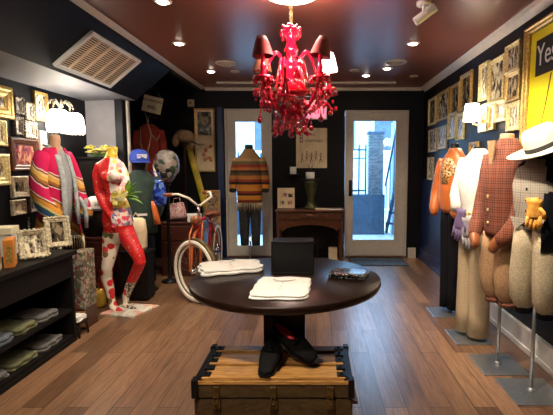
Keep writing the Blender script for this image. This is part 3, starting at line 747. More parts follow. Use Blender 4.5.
RF = [((430, 98, 437, 125), 'palegold', 'print2', 'tall narrow gilt frame at far end of top row, right wall', .03, 0),
      ((438.5, 91, 450, 120), 'gold', 'print1', 'gilt framed print second from the rear in top row, right wall', .03, 0),
      ((452, 84, 461, 116), 'gold', 'print2', 'gilt framed dark portrait third from the rear in top row', .03, 0),
      ((462, 73, 473, 109), 'gold', 'print2', 'orange gilt framed dark print just above the lit wall lamp', .04, 0),
      ((481, 63, 490, 100), 'palegold', 'print3', 'tall slim pale gilt frame right of the lit wall lamp', .025, .02),
      ((490.7, 58, 506, 103), 'palegold', 'print0', 'largest gilt framed print with dark figure, right of wall lamp', .04, 0),
      ((507.5, 43, 522, 71), 'palegold', 'print3', 'small gilt frame at the top next to the yellow poster', .035, .0),
      ((507.5, 71.5, 522, 101), 'gold', 'print1', 'small gilt frame directly below top frame beside yellow poster', .035, .0),
      ((430, 129, 438, 152), 'creamframe', 'print3', 'pale framed print at far end of second row, right wall', .03, 0),
      ((439.5, 126, 448, 149), 'creamframe', 'print3', 'cream framed print above the orange satin jacket', .03, 0),
      ((449.5, 113, 457, 139), 'palegold', 'print3', 'pale lilac print in slim gilt frame left of the wall lamp', .025, 0),
      ((457.7, 113, 465, 140), 'palegold', 'print0', 'yellow gilt frame under the wall lamp and over white blouse', .03, 0),
      ((429, 157, 434.5, 180), 'creamframe', 'print3', 'lowest small pale frame at the far end of right wall', .03, 0),
      ((481, 104, 489.5, 132), 'creamframe', 'print3', 'pale frame in second row right beside the wall lamp glow', .03, 0),
      ((490.5, 105, 496.5, 130), 'gold', 'print0', 'narrow gilt frame in second row above the checked jacket', .025, 0),
      ((497.3, 99, 508, 122), 'palegold', 'print0', 'gilt frame with small dark figure below the largest print', .035, .03),
      ((509, 102, 521.5, 131), 'palegold', 'print3', 'gilt framed drawing above the white straw hat', .04, .0),
      ((471, 142, 479.5, 160), 'gold', 'print0', 'low gilt frame between white blouse and checked jacket', .03, 0)]
for b, fm, pm, lb, fw, mb_ in RF: wall_frame('R', b, fm, pm, lb, fw, mb_)

LF = [((-14, 85, 11, 118), 'gold', 'print0', 'broad gilt frame cut by left edge, highest on left wall', .09, 0, False),
      ((12.5, 97, 21.5, 114), 'darkpewter', 'print2', 'small dark ornate frame right of the broad gilt frame', .035, 0, True),
      ((23, 103, 31.5, 120), 'pewter', 'print3', 'small silvery ornate frame beside the tall bright gilt frame', .03, 0, True),
      ((12.5, 117, 20.5, 135), 'darkpewter', 'print1', 'small dark ornate frame directly above the fashion print', .03, 0, True),
      ((22.5, 121.5, 34.5, 138.5), 'pewter', 'print3', 'pewter ornate frame above right corner of the fashion print', .04, 0, True),
      ((32.5, 92, 46, 121), 'gold', 'print3', 'tall gilt frame with washed out print next to wall lamps', .03, 0, False),
      ((-8, 120, 4.5, 146), 'palegold', 'print3', 'pale gilt frame at left edge below the broad gilt one', .04, 0, False),
      ((9.5, 138.5, 37.5, 171), 'consolewood', 'print4', 'dark wood frame around a colourful fashion figures print', .06, 0, False),
      ((-10, 154, 8, 185.5), 'palegold', 'print0', 'wide cream gilt frame at left edge beside the fashion print', .07, 0, False),
      ((9.5, 176, 26.5, 197.5), 'creamframe', 'print2', 'cream frame with small dark picture below the fashion print', .05, .0, False),
      ((27.5, 189, 37.5, 212), 'pewter', 'print2', 'slim silver frame with dark picture beside the striped sleeve', .03, 0, False),
      ((10, 199.5, 24, 215), 'creamframe', 'print0', 'low cream frame just above the pewter frames on counter', .04, 0, False),
      ((38, 131, 44.5, 155), 'white', 'print3', 'thin white frame in the lamp glare behind serape shoulder', .02, 0, False)]
for b, fm, pm, lb, fw, mb_, orn in LF: wall_frame('L', b, fm, pm, lb, fw, mb_, orn)

def poster_yes():
    pa = WL(527, 80, XR); pb = Vector((XR, 2.05, 0)); zt = 2.30; zb = 1.45
    w = pa.y - pb.y; yc = (pa.y + pb.y) / 2; h = zt - zb
    t = framed('yellow_poster', 'large yellow poster reading Yes in gilt frame, upper right', 'poster', (XR - .002, yc, zb), R(-90), w, h, 'gold', 'yellow', None, .055, .04)
    # black block, lettering and a curved stroke, local x runs towards the camera
    x0 = -w / 2 + .075
    MB().box(x0 + .06, w / 2 - .10, -.010, -.006, h - .36, h - .12).build('black_block', M['inkblack'], t)
    text('lettering', 'Yes We', .20, M['whiteink'], t, (x0 + .075, -.0115, h - .235), (R(90), 0, 0), .001, 'LEFT', .82)
    q = [(x0 + .10 + .16 * u, -.008, .06 + .42 * u ** 1.6) for u in [i / 12 for i in range(13)]]
    MB().tube(q, .004, 6).build('drawn_line', M['ink'], t)
poster_yes()

# ------------------------------------------------------------------ wall lamps
def sconce_right():
    p = WL(472, 112, XR - .12)
    t = thing('wall_lamp', 'lit white shaded wall lamp among frames on right wall', 'wall lamp', (XR, p.y, p.z - .16))
    MB().lathe([(.0, 0), (.05, .002), (.045, .015), (.01, .02)], n=20).build('wall_plate', M['gold'], t, loc=(0, 0, .1), rot=(0, R(-90), 0))
    MB().tube([(-.01, 0, .1), (-.06, 0, .04), (-.11, 0, .05), (-.12, 0, .09)], .008).build('arm', M['gold'], t)
    MB().lathe([(.075, .08), (.058, .23), (.054, .23), (.071, .08)], (-.12, 0, 0), 24, False).build('lamp_shade', M['bulb'], t)
    light('POINT', 'right_wall_lamp_light', (XR - .14, p.y, p.z + .0), 7, (1, .84, .6), .07)
sconce_right()
def sconce_left():
    p = WL(66, 122, XL + .16)
    t = thing('crystal_wall_lamp', 'twin white shaded crystal wall lamp glaring behind serape mannequin', 'wall lamp', (XL, p.y, p.z - .16))
    MB().lathe([(.0, 0), (.06, .002), (.05, .02), (.01, .03)], n=20).build('wall_plate', M['pewter'], t, loc=(0, 0, .16), rot=(0, R(90), 0))
    for s in (-1, 1):
        a = MB().tube([(.02, 0, .16), (.08, s * .06, .06), (.15, s * .13, .05), (.16, s * .14, .1)], .009).build('arm', M['pewter'], t)
        MB().lathe([(.095, .06), (.10, .12), (.088, .22), (.06, .255), (.055, .25), (.083, .215), (.095, .12), (.09, .06)], (.16, s * .115, 0), 28, False).build('lamp_shade', M['bulb'], a)
    c = MB(); rnd = random.Random(5)
    for k in range(9):
        an = k * .7; q = [(.11 + .10 * u * math.cos(an), .13 * u * math.sin(an), .28 + .09 * math.sin(u * 2.6) - .02 * u) for u in [i / 8 for i in range(9)]]
        c.tube(q, .005, 6)
        for u in (4, 6, 8): c.ball((q[u][0], q[u][1], q[u][2] - .012), .008, .008, .014, 6, 4)
    c.tube([(.02, 0, .16), (.08, 0, .24), (.11, 0, .30)], .008)
    c.build('crystal_spray', M['pewter'], t)
    light('POINT', 'left_wall_lamp_light', (XL + .3, p.y - .1, p.z + .05), 5, (1, .90, .74), .1)
sconce_left()

# ------------------------------------------------------------------ centre: table, trunk and what lies there
TX, TY, TZ = -.155, 2.15, .75
def table():
    t = thing('round_table', 'round espresso wood pedestal table in the middle of room', 'table', (TX, TY, 0))
    MB().lathe([(.46, TZ - .042), (.482, TZ - .036), (.49, TZ - .02), (.488, TZ - .004), (.484, TZ)], n=72).build('tabletop', M['darkwood'], t)
    MB().box(-.11, .10, -.1, .1, .03, TZ - .042).build('pedestal', M['darkwood'], t, bevel=.004)
    MB().box(-.28, .28, -.14, .28, 0, .03).build('foot_plate', M['darkwood'], t, bevel=.006)
table()

def trunk():
    x0, x1, y0, y1, zt = -.505, .152, 1.655, 1.975, .45
    w = (x1 - x0) / 2; d = (y1 - y0) / 2
    t = thing('steamer_trunk', 'old steamer trunk with oak slats in front of table', 'trunk', ((x0 + x1) / 2, (y0 + y1) / 2, 0))
    MB().box(-w, w, -d, d, 0, zt - .085).build('body', M['trunkbody'], t, bevel=.004)
    lid = MB().box(-w - .003, w + .003, -d - .004, d + .004, zt - .08, zt - .012).build('lid', M['trunkbody'], t, bevel=.004)
    for k in range(5):
        y = -d + .032 + k * (2 * d - .064) / 4
        MB().box(-w + .03, w - .03, y - .027, y + .027, zt - .012, zt + (.004 if k % 2 == 0 else -.004)).build('slat', M['slat'], lid, bevel=.003)
    for s in (-1, 1):
        b = MB(); b.box(s * (w - .018) - .018, s * (w - .018) + .018, -d, d, zt - .013, zt - .001); b.build('lid_binding', M['blackmetal'], lid, bevel=.002)
        for k in range(5):
            y = -d + .032 + k * (2 * d - .064) / 4
            q = MB(); q.box(s * (w - .045) - .02, s * (w - .045) + .02, y - .02, y + .02, zt, zt + .007); q.ball((s * (w - .045), y, zt + .007), .006)
            q.build('slat_bracket', M['blackmetal'], lid, bevel=.002)
        for e in (-1, 1):
            q = MB(); q.box(s * w - .02, s * w + .006 * s if s > 0 else s * w + .02, e * d - .02, e * d + .02, zt - .075, zt + .004) if s > 0 else q.box(-w - .006, -w + .02, e * d - .02, e * d + .02, zt - .075, zt + .004)
            q.build('corner_cap', M['blackmetal'], lid, bevel=.004)
    MB().box(-w, w, -d - .007, -d, zt - .022, zt - .006).build('front_edge_slat', M['slat'], lid, bevel=.002)
    for x in (-.235, .0, .235):
        h = MB(); h.box(x - .013, x + .013, -d - .014, -d - .003, zt - .075, zt - .03); h.box(x - .017, x + .017, -d - .012, -d, zt - .125, zt - .088)
        h.tube([(x - .008, -d - .012, zt - .075), (x - .008, -d - .016, zt - .1), (x + .008, -d - .016, zt - .1), (x + .008, -d - .012, zt - .075)], .003, 6)
        h.build('latch', M['brass'], t, bevel=.002)
    MB().box(-w, w, -d - .006, -d, .22, .26).build('front_batten', M['trunkbody'], t, bevel=.003)
    for s in (-1, 1):
        MB().tube([(s * (w + .002), -.07, .3), (s * (w + .025), -.05, .285), (s * (w + .025), .05, .285), (s * (w + .002), .07, .3)], .009, 8).build('handle', M['saddle'], t)
trunk()

def loafer(label, heel, toe, upv, lin='redlining'):
    t = thing('velvet_slipper', label, 'shoe', (0, 0, 0), 0, 'pair of black slippers on the trunk')
    dv = (Vector(toe) - Vector(heel)).normalized(); yv = -dv; xv = yv.cross(Vector(upv)).normalized(); zv = xv.cross(yv)
    t.rotation_euler = Matrix((xv, yv, zv)).transposed().to_euler(); t.location = Vector(heel) + dv * .105
    # foot runs along -y (toe) ; rings across
    L = .232
    def half(u):
        return .030 + .014 * math.sin(min(1, u * 1.15) * math.pi * .9) if u < .9 else .036 * math.sqrt(max(.02, 1 - ((u - .9) / .1) ** 2))
    rings = []; n = 16
    us = [0, .03, .1, .2, .3, .4, .5, .6, .7, .8, .88, .94, .98, 1.0]
    for u in us:
        hw = .038 - .008 * math.cos(u * 6.28) if .02 < u < .95 else .026
        if u >= .98: hw = .014 if u < 1 else .004
        top = .062 if u < .36 else .062 - .03 * ((u - .36) / .64) ** .8
        if u >= .94: top *= .8
        if u == 1: top *= .7
        r = []
        for j in range(n):
            a = 2 * math.pi * j / n
            ca, sa = math.cos(a), math.sin(a)
            r.append((hw * (abs(ca) ** .8) * (1 if ca > 0 else -1), L * .42 - u * L, .008 + (top - .008) * (.5 + .5 * (abs(sa) ** .7) * (1 if sa > 0 else -1))))
        rings.append(r)
    MB().loft(rings).build('upper', M['velvet'], t)
    # sole
    s = []; 
    pts = [(.001 + (.038 - .008 * math.cos(u * 6.28) if .02 < u < .95 else .02), L * .42 - u * L) for u in us]
    poly = [(p[0], p[1]) for p in pts] + [(-p[0], p[1]) for p in reversed(pts)]
    m = MB(); k = len(poly); m.add([(p[0], p[1], 0) for p in poly] + [(p[0], p[1], .009) for p in poly], [tuple(range(k - 1, -1, -1)), tuple(range(k, 2 * k))] + [(i, (i + 1) % k, (i + 1) % k + k, i + k) for i in range(k)])
    m.build('sole', M['black'], t)
    MB().box(-.024, .024, L * .42 - .055, L * .42 - .003, -.012, .004).build('heel', M['black'], t, bevel=.003)
    # opening with red lining
    m = MB(); m.lathe([(.03, .0), (.031, .004), (.024, .005), (.015, .002)], n=20)
    m2 = MB(); m2.v = [(x_ * .5, y_ * 1.85 + .036, z_ + .0605) for x_, y_, z_ in m.v]; m2.f = m.f; m2.s = m.s
    m2.build('lining', M[lin], t)
    bow = MB(); bow.ball((0, -.03, .060), .016, .008, .006); bow.build('bow', M['velvet'], t)
    return t
loafer('black velvet slipper standing upright pointing at camera on trunk', (-.185, 1.89, .492), (-.205, 1.71, .465), (0, 0, 1), 'black')
loafer('black velvet slipper tipped on its side showing red lining', (-.19, 1.86, .59), (-.02, 1.765, .49), (.25, -.85, .5))

def fold_cloth(name, label, cat, c, w, d, hgt, rz, m, layers=3, group=None, n=14, amp=.004, seed=1):
    """a folded garment: soft stacked layers"""
    t = thing(name, label, cat, c, rz, group)
    rnd = random.Random(seed); mb = MB()
    for l in range(layers):
        z0 = hgt * l / layers; z1 = hgt * (l + 1) / layers
        sh = 1 - .04 * l; ox, oy = rnd.uniform(-.006, .006), rnd.uniform(-.006, .006)
        ph = rnd.random() * 6
        rings = []
        def rect(sc, z, wob):
            r = []; 
            for side in range(4):
                for k in range(n):
                    u = k / n * 2 - 1
                    x, y = [(u, -1), (1, u), (-u, 1), (-1, -u)][side]
                    cr = 1 - .07 * (abs(x) * abs(y)) ** 6
                    X = ox + x * cr * w / 2 * sc; Y = oy + y * cr * d / 2 * sc
                    r.append((X + amp * math.sin(Y * 60 + ph), Y + amp * math.sin(X * 50 + ph), z + wob * (math.sin(X * 35 + ph) + math.sin(Y * 28 - ph))))
            return r
        e = (z1 - z0)
        wz = amp * .5 if l == layers - 1 else 0
        rings = [rect(sh * .97, z0, 0), rect(sh, z0 + e * .3, 0), rect(sh, z0 + e * .7, 0), rect(sh * .97, z1 * .985, wz * .5), rect(sh * .7, z1, wz), rect(sh * .35, z1, wz * 1.3), rect(.02, z1, 0)]
        mb.loft(rings)
    mb.build('folded_fabric', m, t)
    return t

c1 = fold_cloth('folded_shirt', 'white folded shirt at front centre of the round table', 'shirt', (-.158, 1.915, TZ + .001), .265, .33, .02, R(-2), M['cloth'], 2, 'white shirts on the table', seed=3)
c2 = fold_cloth('folded_shirt', 'white folded shirt on left side of the table near bicycle', 'shirt', (-.475, 2.29, TZ + .001), .34, .23, .032, R(20), M['cloth'], 2, 'white shirts on the table', seed=5, amp=.007)
c3 = fold_cloth('sequin_clutch', 'black sequined folded pouch lying at right of table', 'pouch', (.175, 2.15, TZ + .001), .20, .135, .03, R(-14), M['glitter'], 2, seed=8, amp=.003)
def shirt_trim(t, w, d, h):
    m = MB(); m.tube([(-.05, -d * .0 + .10, h), (-.03, .06, h + .006), (0, .045, h + .008), (.03, .06, h + .006), (.05, .10, h)], .008, 8, True, .5)
    m.build('collar', M['cloth'], t)
    for k in range(3):
        MB().lathe([(.0045, 0), (.004, .002)], (0, .02 - k * .05, h + .003), 10).build('button', M['paper'], t)
shirt_trim(c1, .245, .3, .022); shirt_trim(c2, .3, .2, .034)

def sign_board():
    t = thing('black_display_box', 'black box standing on the round table behind white shirt', 'box', (-.12, 2.235, TZ))
    MB().box(-.115, .105, -.03, .10, 0, .175).build('body', M['black'], t, bevel=.003)
    f = MB(); f.box(-.119, .109, -.036, -.028, .0, .008); f.box(-.119, .109, -.036, -.028, .168, .177); f.box(-.119, -.111, -.036, -.028, .008, .168); f.box(.101, .109, -.036, -.028, .008, .168)
    f.build('rim', M['blackmetal'], t, bevel=.002)
sign_board()

# ------------------------------------------------------------------ back wall: console and what stands there
def console():
    x0, x1 = -.55, .385; yf, yb = 5.6, 5.98; zt = .745
    w = (x1 - x0) / 2; d = (yb - yf) / 2; cx = (x0 + x1) / 2
    t = thing('console_desk', 'carved walnut console desk against the back wall', 'desk', (cx, (yf + yb) / 2, 0))
    MB().box(-w, w, -d - .02, d, zt - .03, zt).build('desktop', M['consolewood'], t, bevel=.006)
    a = MB(); n = 14
    poly = [(-w + .03, zt - .03), (-w + .03, zt - .21)] + [(-w + .10 + (2 * w - .2) * i / n, zt - .29 + .09 * math.sin(math.pi * i / n) ** .5) for i in range(n + 1)] + [(w - .03, zt - .21), (w - .03, zt - .03)]
    a.prism(poly, -d, -d + .03); a.build('apron', M['consolewood'], t, bevel=.003)
    a = MB(); a.box(-w + .03, w - .03, d - .02, d, .15, zt - .03); a.build('back_panel', M['black'], t)  # black back panel puts the kneehole's shade into its colour
    for s in (-1, 1):
        dr = MB().box(s * .23 - .2, s * .23 + .2, -d - .012, -d, zt - .125, zt - .045).build('drawer', M['consolewood'], t, bevel=.006)
        MB().lathe([(.012, 0), (.008, .01), (.013, .02), (.006, .026)], n=14).build('knob', M['brass'], dr, loc=(s * .23, -d - .012, zt - .085), rot=(R(90), 0, 0))
        for e in (-1, 1):
            MB().lathe([(.02, 0), (.026, .03), (.018, .08), (.022, .12), (.030, .25), (.034, .35), (.022, .40), (.030, .43), (.03, zt - .03)], n=16).build('leg', M['consolewood'], t, loc=(s * (w - .045), e * (d - .045), 0))
    c = MB(); c.ball((0, -d - .012, zt - .08), .05, .012, .03); [c.ball((x, -d - .01, zt - .08 + .01 * math.cos(x * 40)), .018, .010, .014) for x in (-.1, -.07, .07, .1)]
    c.build('carved_crest', M['consolewood'], t)
    return cx, zt
ccx, czt = console()

def console_items():
    p = A(311, 206, 5.78)
    t = thing('bronze_urn_stand', 'tall flared verdigris bronze urn on the console desk', 'urn', (p.x, 5.78, czt))
    MB().lathe([(.095, 0), (.10, .02), (.07, .04), (.055, .07), (.05, .12), (.06, .2), (.08, .28), (.10, .36), (.105, .39), (.085, .385), (.03, .37)], n=28).build('vessel', M['urn'], t)
    MB().box(-.13, .13, -.10, .10, .39, .41).build('plate_top', M['darkwood'], t, bevel=.004)
    tp = czt + .41
    t = thing('white_pot', 'small white pot of dark reeds standing on the bronze urn', 'pot', (p.x - .01, 5.78, tp))
    MB().lathe([(.055, 0), (.06, .02), (.062, .09), (.058, .095), (.05, .085), (.01, .08)], n=24).build('pot', M['white'], t)
    for k in range(7):
        an = k * .9; MB().tube([(0, 0, .08), (.02 * math.cos(an), .02 * math.sin(an), .14), (.05 * math.cos(an), .05 * math.sin(an), .22)], [.003, .003, .001], 6).build('reed', M['black'], t)
    # shelf bracket and candle
    q = A(293, 174, 5.9)
    tag(MB().lathe([(.045, 0), (.046, .005), (.046, .10), (.043, .10), (.04, .085), (.005, .084)], n=24).build('candle_jar', M['white'], loc=(q.x, 5.93, q.z)), 'white candle jar on small shelf left of bronze urn', 'candle')
    t = thing('wall_shelf', 'small dark shelf on back wall under the white candle jar', 'shelf', (q.x, YB, q.z - .02))
    MB().box(-.07, .07, -.17, 0, 0, .02).build('board', M['black'], t, bevel=.002)
    MB().prism([(-.16, 0), (0, 0), (0, -.10)], -.01, .01).build('bracket', M['black'], t, rot=(0, 0, R(90)))
    # small print card stand
    a = A(286, 209, 5.75)
    t = thing('photo_card', 'cream card with small pictures propped at console left end', 'card', (a.x, 5.80, czt + .004))
    t.rotation_euler = (R(-10), 0, R(6))
    MB().box(-.12, .12, 0, .012, 0, .285).build('card', M['paper'], t, bevel=.003)
    for (x, z, m) in ((-.02, .19, 'print4'), (.06, .18, 'print2'), (-.05, .08, 'print1'), (.05, .08, 'print4')):
        MB().box(x - .03, x + .03, -.002, 0, z - .025, z + .025).build('picture', M[m], t)
    for (px, lab, w, d, rz, m, h) in ((322, 'open cream booklet lying on console right of the urn', .19, .13, 10, 'paper', .018), (334, 'flat white papers at the right end of console', .20, .14, -5, 'cloth', .008)):
        b = A(px, 208, 5.72)
        t = thing('paper_booklet', lab, 'paper', (b.x, 5.665, czt + .001), R(rz), 'papers on the console')
        m1 = MB(); m1.loft([[(-w / 2, -d / 2, 0), (w / 2, -d / 2, 0), (w / 2, d / 2, 0), (-w / 2, d / 2, 0)], [(-w / 2, -d / 2, h), (w / 2, -d / 2, h * .5), (w / 2, d / 2, h * .5), (-w / 2, d / 2, h)]], True, False)
        m1.build('pages', M[m], t, bevel=.001)
        MB().box(-w / 2 + .01, w / 2 - .02, -.002, .002, h * .98, h + .001).build('fold_line', M['ink'], t)
    # under the console: white box
    b = A(333, 252, 5.75)
    tag(MB().box(-.06, .06, -.06, .06, 0, .20).build('paper_box', M['paper'], bevel=.003, loc=(b.x, 5.78, 0)), 'small cream box on floor under the console right side', 'box')
    # coiled black thing in the kneehole, its guard and blades made up
    t = thing('dark_coil', 'small dark round fan on floor beneath the console', 'coil', (.02, 5.78, 0))
    MB().lathe([(.07, 0), (.075, .012), (.03, .03), (.012, .04), (.012, .2)], n=20).build('base', M['blackmetal'], t)
    cg = MB()
    for k in range(4): 
        r = .11 - k * .03; cg.tube([(r * math.cos(a), -.03, .3 + r * math.sin(a)) for a in [i * math.pi / 10 for i in range(21)]], .004, 6)
    cg.build('guard', M['blackmetal'], t)
    bl = MB()
    for k in range(4):
        an = k * math.pi / 2; bl.ball((.05 * math.cos(an), -.01, .3 + .05 * math.sin(an)), .035, .006, .035)
    bl.tube([(0, .03, .3), (0, -.03, .3)], .02); bl.build('blades', M['black'], t)
    MB().tube([(0, 0, .2), (0, .03, .3)], .014).build('neck', M['blackmetal'], t)
console_items()

def bohemian_poster():
    a = A(296, 128, 6.02); b = A(327, 168, 6.02); w = b.x - a.x; h = a.z - b.z
    t = thing('art_poster', 'cream vintage poster with lettering hung on dark back wall', 'poster', ((a.x + b.x) / 2, YB, b.z))
    MB().box(-w / 2, w / 2, -.02, 0, 0, h).build('sheet', M['paper'], t, bevel=.002)
    text('lettering', 'B', .17, M['ink'], t, (-w * .33, -.022, h * .73), (R(90), 0, 0), .001, sx=.6)
    text('lettering', 'ohemian', .075, M['ink'], t, (.03, -.022, h * .69), (R(90), 0, 0), .001)
    text('lettering', 'THE', .03, M['ink'], t, (.02, -.022, h * .83), (R(90), 0, 0), .001)
    g = MB(); rnd = random.Random(2)
    for k in range(5):
        x = -w * .3 + k * w * .15; z0 = h * (.13 + .04 * (k % 2))
        g.tube([(x - .02, -.0205, z0), (x - .005, -.0205, z0 + .06), (x, -.0205, z0 + .12)], [.004, .008, .003], 6); g.tube([(x + .02, -.0205, z0 + .01), (x + .005, -.0205, z0 + .06)], .003, 6); g.ball((x, -.0205, z0 + .13), .010, .0015, .013); g.tube([(x - .03, -.0205, z0 + .09), (x, -.0205, z0 + .105), (x + .035, -.0205, z0 + .08)], .003, 6)
    g.build('drawn_figures', M['saddle'], t)
bohemian_poster()

def picture_alcove():
    a = A(193.5, 108, 6.0); b = A(215.5, 172, 6.0); w = b.x - a.x; h = a.z - b.z
    t = framed('large_framed_picture', 'tall gilt framed picture on back wall left of glass door', 'picture frame', ((a.x + b.x) / 2, YB - .002, b.z), 0, w, h, 'gold', 'paper', None, .02, .03)
    MB().box(-w / 2 + .045, w / 2 - .05, -.008, -.006, h * .58, h - .05).build('dark_photo', M['print2'], t)
    c = MB(); rnd = random.Random(4)
    for k in range(9): c.ball((rnd.uniform(-.03, .09), -.006, rnd.uniform(.15, .4)), rnd.uniform(.01, .03), .002, rnd.uniform(.015, .035), 8, 5)
    c.build('painted_flowers', M['bikeorange'], t)
picture_alcove()

# door mats
for px0, px1, lab, nm in ((350, 404, 'blue grey doormat before the right glass door', 'doormat'), (222, 272, 'blue grey doormat before the left glass door', 'doormat')):
    a = A(px0, 260, 5.8); b = A(px1, 260, 5.8)
    t = thing(nm, lab, 'mat', ((a.x + b.x) / 2, 5.78, 0), 0, 'doormats by the glass doors')
    w = (b.x - a.x) / 2
    MB().box(-w, w, -.24, .20, 0, .012).build('pile', M['rug'], t, bevel=.004)
    MB().box(-w - .015, w + .015, -.255, .215, 0, .007).build('border', M['tyre'], t, bevel=.002)

# ------------------------------------------------------------------ dressed figures
def stand(t, h, plate=(.29, .30), off=(0, 0), rz=0., r=.011):
    MB().box(-plate[0] / 2, plate[0] / 2, -plate[1] / 2, plate[1] / 2, 0, .008).build('base_plate', M['steel'], t, bevel=.002, rot=(0, 0, rz), loc=(off[0], off[1], 0))
    p = MB(); p.tube([(0, 0, .008), (0, 0, h)], r, 12); p.lathe([(.024, .008), (.022, .02), (.012, .03)], n=14); p.build('pole', M['steel'], t)

def sleeve_mb(pts, r, flat=1.): 
    # smooth the path a little
    P = [Vector(p) for p in pts]; Q = [P[0]]; RR = [r[0]]
    for i in range(len(P) - 1):
        for u in (.5, 1.0):
            Q.append(P[i].lerp(P[i + 1], u)); RR.append(r[i] + (r[i + 1] - r[i]) * u)
    for it in range(1):
        Q = [Q[0]] + [(Q[i - 1] + 2 * Q[i] + Q[i + 1]) / 4 for i in range(1, len(Q) - 1)] + [Q[-1]]
    RR = [x * (1 + .05 * math.sin(i * 2.3)) for i, x in enumerate(RR)]
    return MB().tube(Q, RR, 16, True, flat)

def glove(parent, name, m, loc, rot, s=1.0, lab=None):
    g = MB(); g.ell([(0, 0, 0, .042, .014), (0, 0, -.03, .036, .014), (0, 0, -.055, .034, .013), (0, 0, -.08, .044, .014), (0, 0, -.12, .046, .015), (0, 0, -.135, .042, .013)], 16)
    for k, L in enumerate((.068, .082, .086, .070)):
        x = -.033 + k * .022; g.tube([(x, 0, -.125), (x * 1.12, 0, -.13 - L * .5), (x * 1.2, -.008, -.13 - L)], [.012, .0115, .008], 8)
    g.tube([(.038, 0, -.075), (.062, -.008, -.105), (.07, -.012, -.14)], [.014, .012, .009], 8)
    g.v = [(x * s, y * s, z * s) for x, y, z in g.v]
    o = g.build(name, m, parent, loc=loc, rot=rot)
    if lab: o['label'] = lab
    return o

def slim(t, k, ky=None):
    """narrow a dressed figure, leaving its stand alone"""
    ky = ky or k
    for ch in t.children:
        if ch.name.startswith(('base_plate', 'pole')): continue
        ch.location.x *= k; ch.location.y *= ky
        if ch.name.startswith('glove'): continue
        for v in ch.data.vertices: v.co.x *= k; v.co.y *= ky

def neck_form(t, z0, z1, m, r=.05, cy=0.):
    MB().ell([(0, cy, z0 - .06, .10, .07), (0, cy, z0, r * 1.15, r * 1.1), (0, cy, z0 + .04, r, r), (0, cy, z1 - .01, r * 1.02, r), (0, cy, z1, r * .9, r * .9)], 20).build('neck_form', m, t)

def fig1():
    rz = R(-62); t = thing('mannequin', 'mannequin in orange satin jacket and black trousers, farthest on right', 'mannequin', (1.225, 3.74, 0), rz, 'dressed mannequins along the right wall')
    stand(t, .3, (.27, .27), (0, -.06), -rz)
    neck_form(t, 1.44, 1.53, M['blackform'], .046)
    j = MB(); j.ell([(0, 0, .93, .155, .115), (0, 0, .95, .165, .12), (0, -.01, 1.02, .185, .135), (0, -.01, 1.12, .185, .13), (0, -.01, 1.24, .195, .125), (0, 0, 1.33, .195, .11), (0, 0, 1.40, .165, .09), (0, .01, 1.45, .10, .075), (0, .01, 1.485, .07, .065)], 30, .02, 7, 1)
    j.build('jacket', M['orangesatin'], t)
    MB().ell([(0, 0, .915, .150, .112), (0, 0, .95, .152, .114)], 24).build('waistband', M['saddle'], t)
    y = MB(); y.ell([(0, -.015, 1.17, .15, .128), (0, -.018, 1.26, .165, .128), (0, -.012, 1.34, .15, .113), (0, -.005, 1.40, .10, .095)], 24); y.build('sequined_yoke', M['sequin'], t)
    for s in (-1, 1):
        sleeve_mb([(s * .17, 0, 1.38), (s * .225, -.01, 1.22), (s * .23, -.04, 1.06), (s * .19, -.12, .95), (s * .15, -.14, .90)], [.07, .075, .075, .06, .04]).build('sleeve', M['orangesatin'], t)
    l = MB()
    for s in (-1, 1):
        l.ell([(s * .065, 0, .045, .075, .085), (s * .068, 0, .2, .07, .08), (s * .07, 0, .5, .072, .085), (s * .07, 0, .8, .08, .10), (s * .06, 0, .93, .085, .105)], 20, .02, 6, s + 3)
    l.build('trousers', M['trouserblack'], t)
    slim(t, .72, .8)

def fig2():
    rz = R(-68); t = thing('mannequin', 'mannequin in white blouse with beige plaid wide trousers', 'mannequin', (1.215, 3.17, 0), rz, 'dressed mannequins along the right wall')
    stand(t, .3, (.28, .30), (0, -.03), -rz)
    neck_form(t, 1.42, 1.47, M['blackform'], .046)
    j = MB(); j.ell([(0, 0, .84, .165, .12), (0, 0, .90, .165, .12), (0, 0, .985, .14, .105), (0, -.01, 1.05, .155, .115), (0, -.02, 1.2, .185, .14), (0, -.02, 1.30, .185, .125), (0, 0, 1.38, .16, .10), (0, .01, 1.43, .085, .075), (0, .01, 1.455, .06, .06)], 30, .025, 9, 2)
    j.build('blouse', M['whitecotton'], t)
    for s in (-1, 1):
        sleeve_mb([(s * .155, 0, 1.37), (s * .215, 0, 1.22), (s * .23, -.02, 1.08), (s * .20, -.06, .98)], [.07, .085, .09, .06]).build('sleeve', M['whitecotton'], t)
    MB().ell([(0, 0, .965, .146, .11), (0, 0, .99, .147, .111)], 24).build('belt', M['palegold'], t)
    b = MB(); b.tube([(-.03, -.115, .975), (-.05, -.13, .93), (-.04, -.132, .86)], .006); b.tube([(.02, -.115, .975), (.03, -.13, .92), (.05, -.13, .84)], .006); b.ball((0, -.115, .975), .018, .012, .014); b.build('tie_string', M['palegold'], t)
    l = MB()
    for s in (-1, 1):
        l.ell([(s * .085, 0, .035, .095, .10), (s * .085, 0, .2, .093, .10), (s * .083, 0, .5, .088, .10), (s * .075, 0, .75, .085, .108), (s * .062, 0, .90, .09, .11)], 24, .025, 6, s + 8)
    l.build('trousers', M['plaid'], t)
    glove(t, 'glove', M['purple'], (-.02, -.15, 1.01), (0, R(8), R(5)), 1.15, 'mauve leather glove')
    glove(t, 'glove', M['greyglove'], (.05, -.145, .95), (0, R(-6), R(10)), 1.1, 'grey leather glove')
    slim(t, .76, .84)

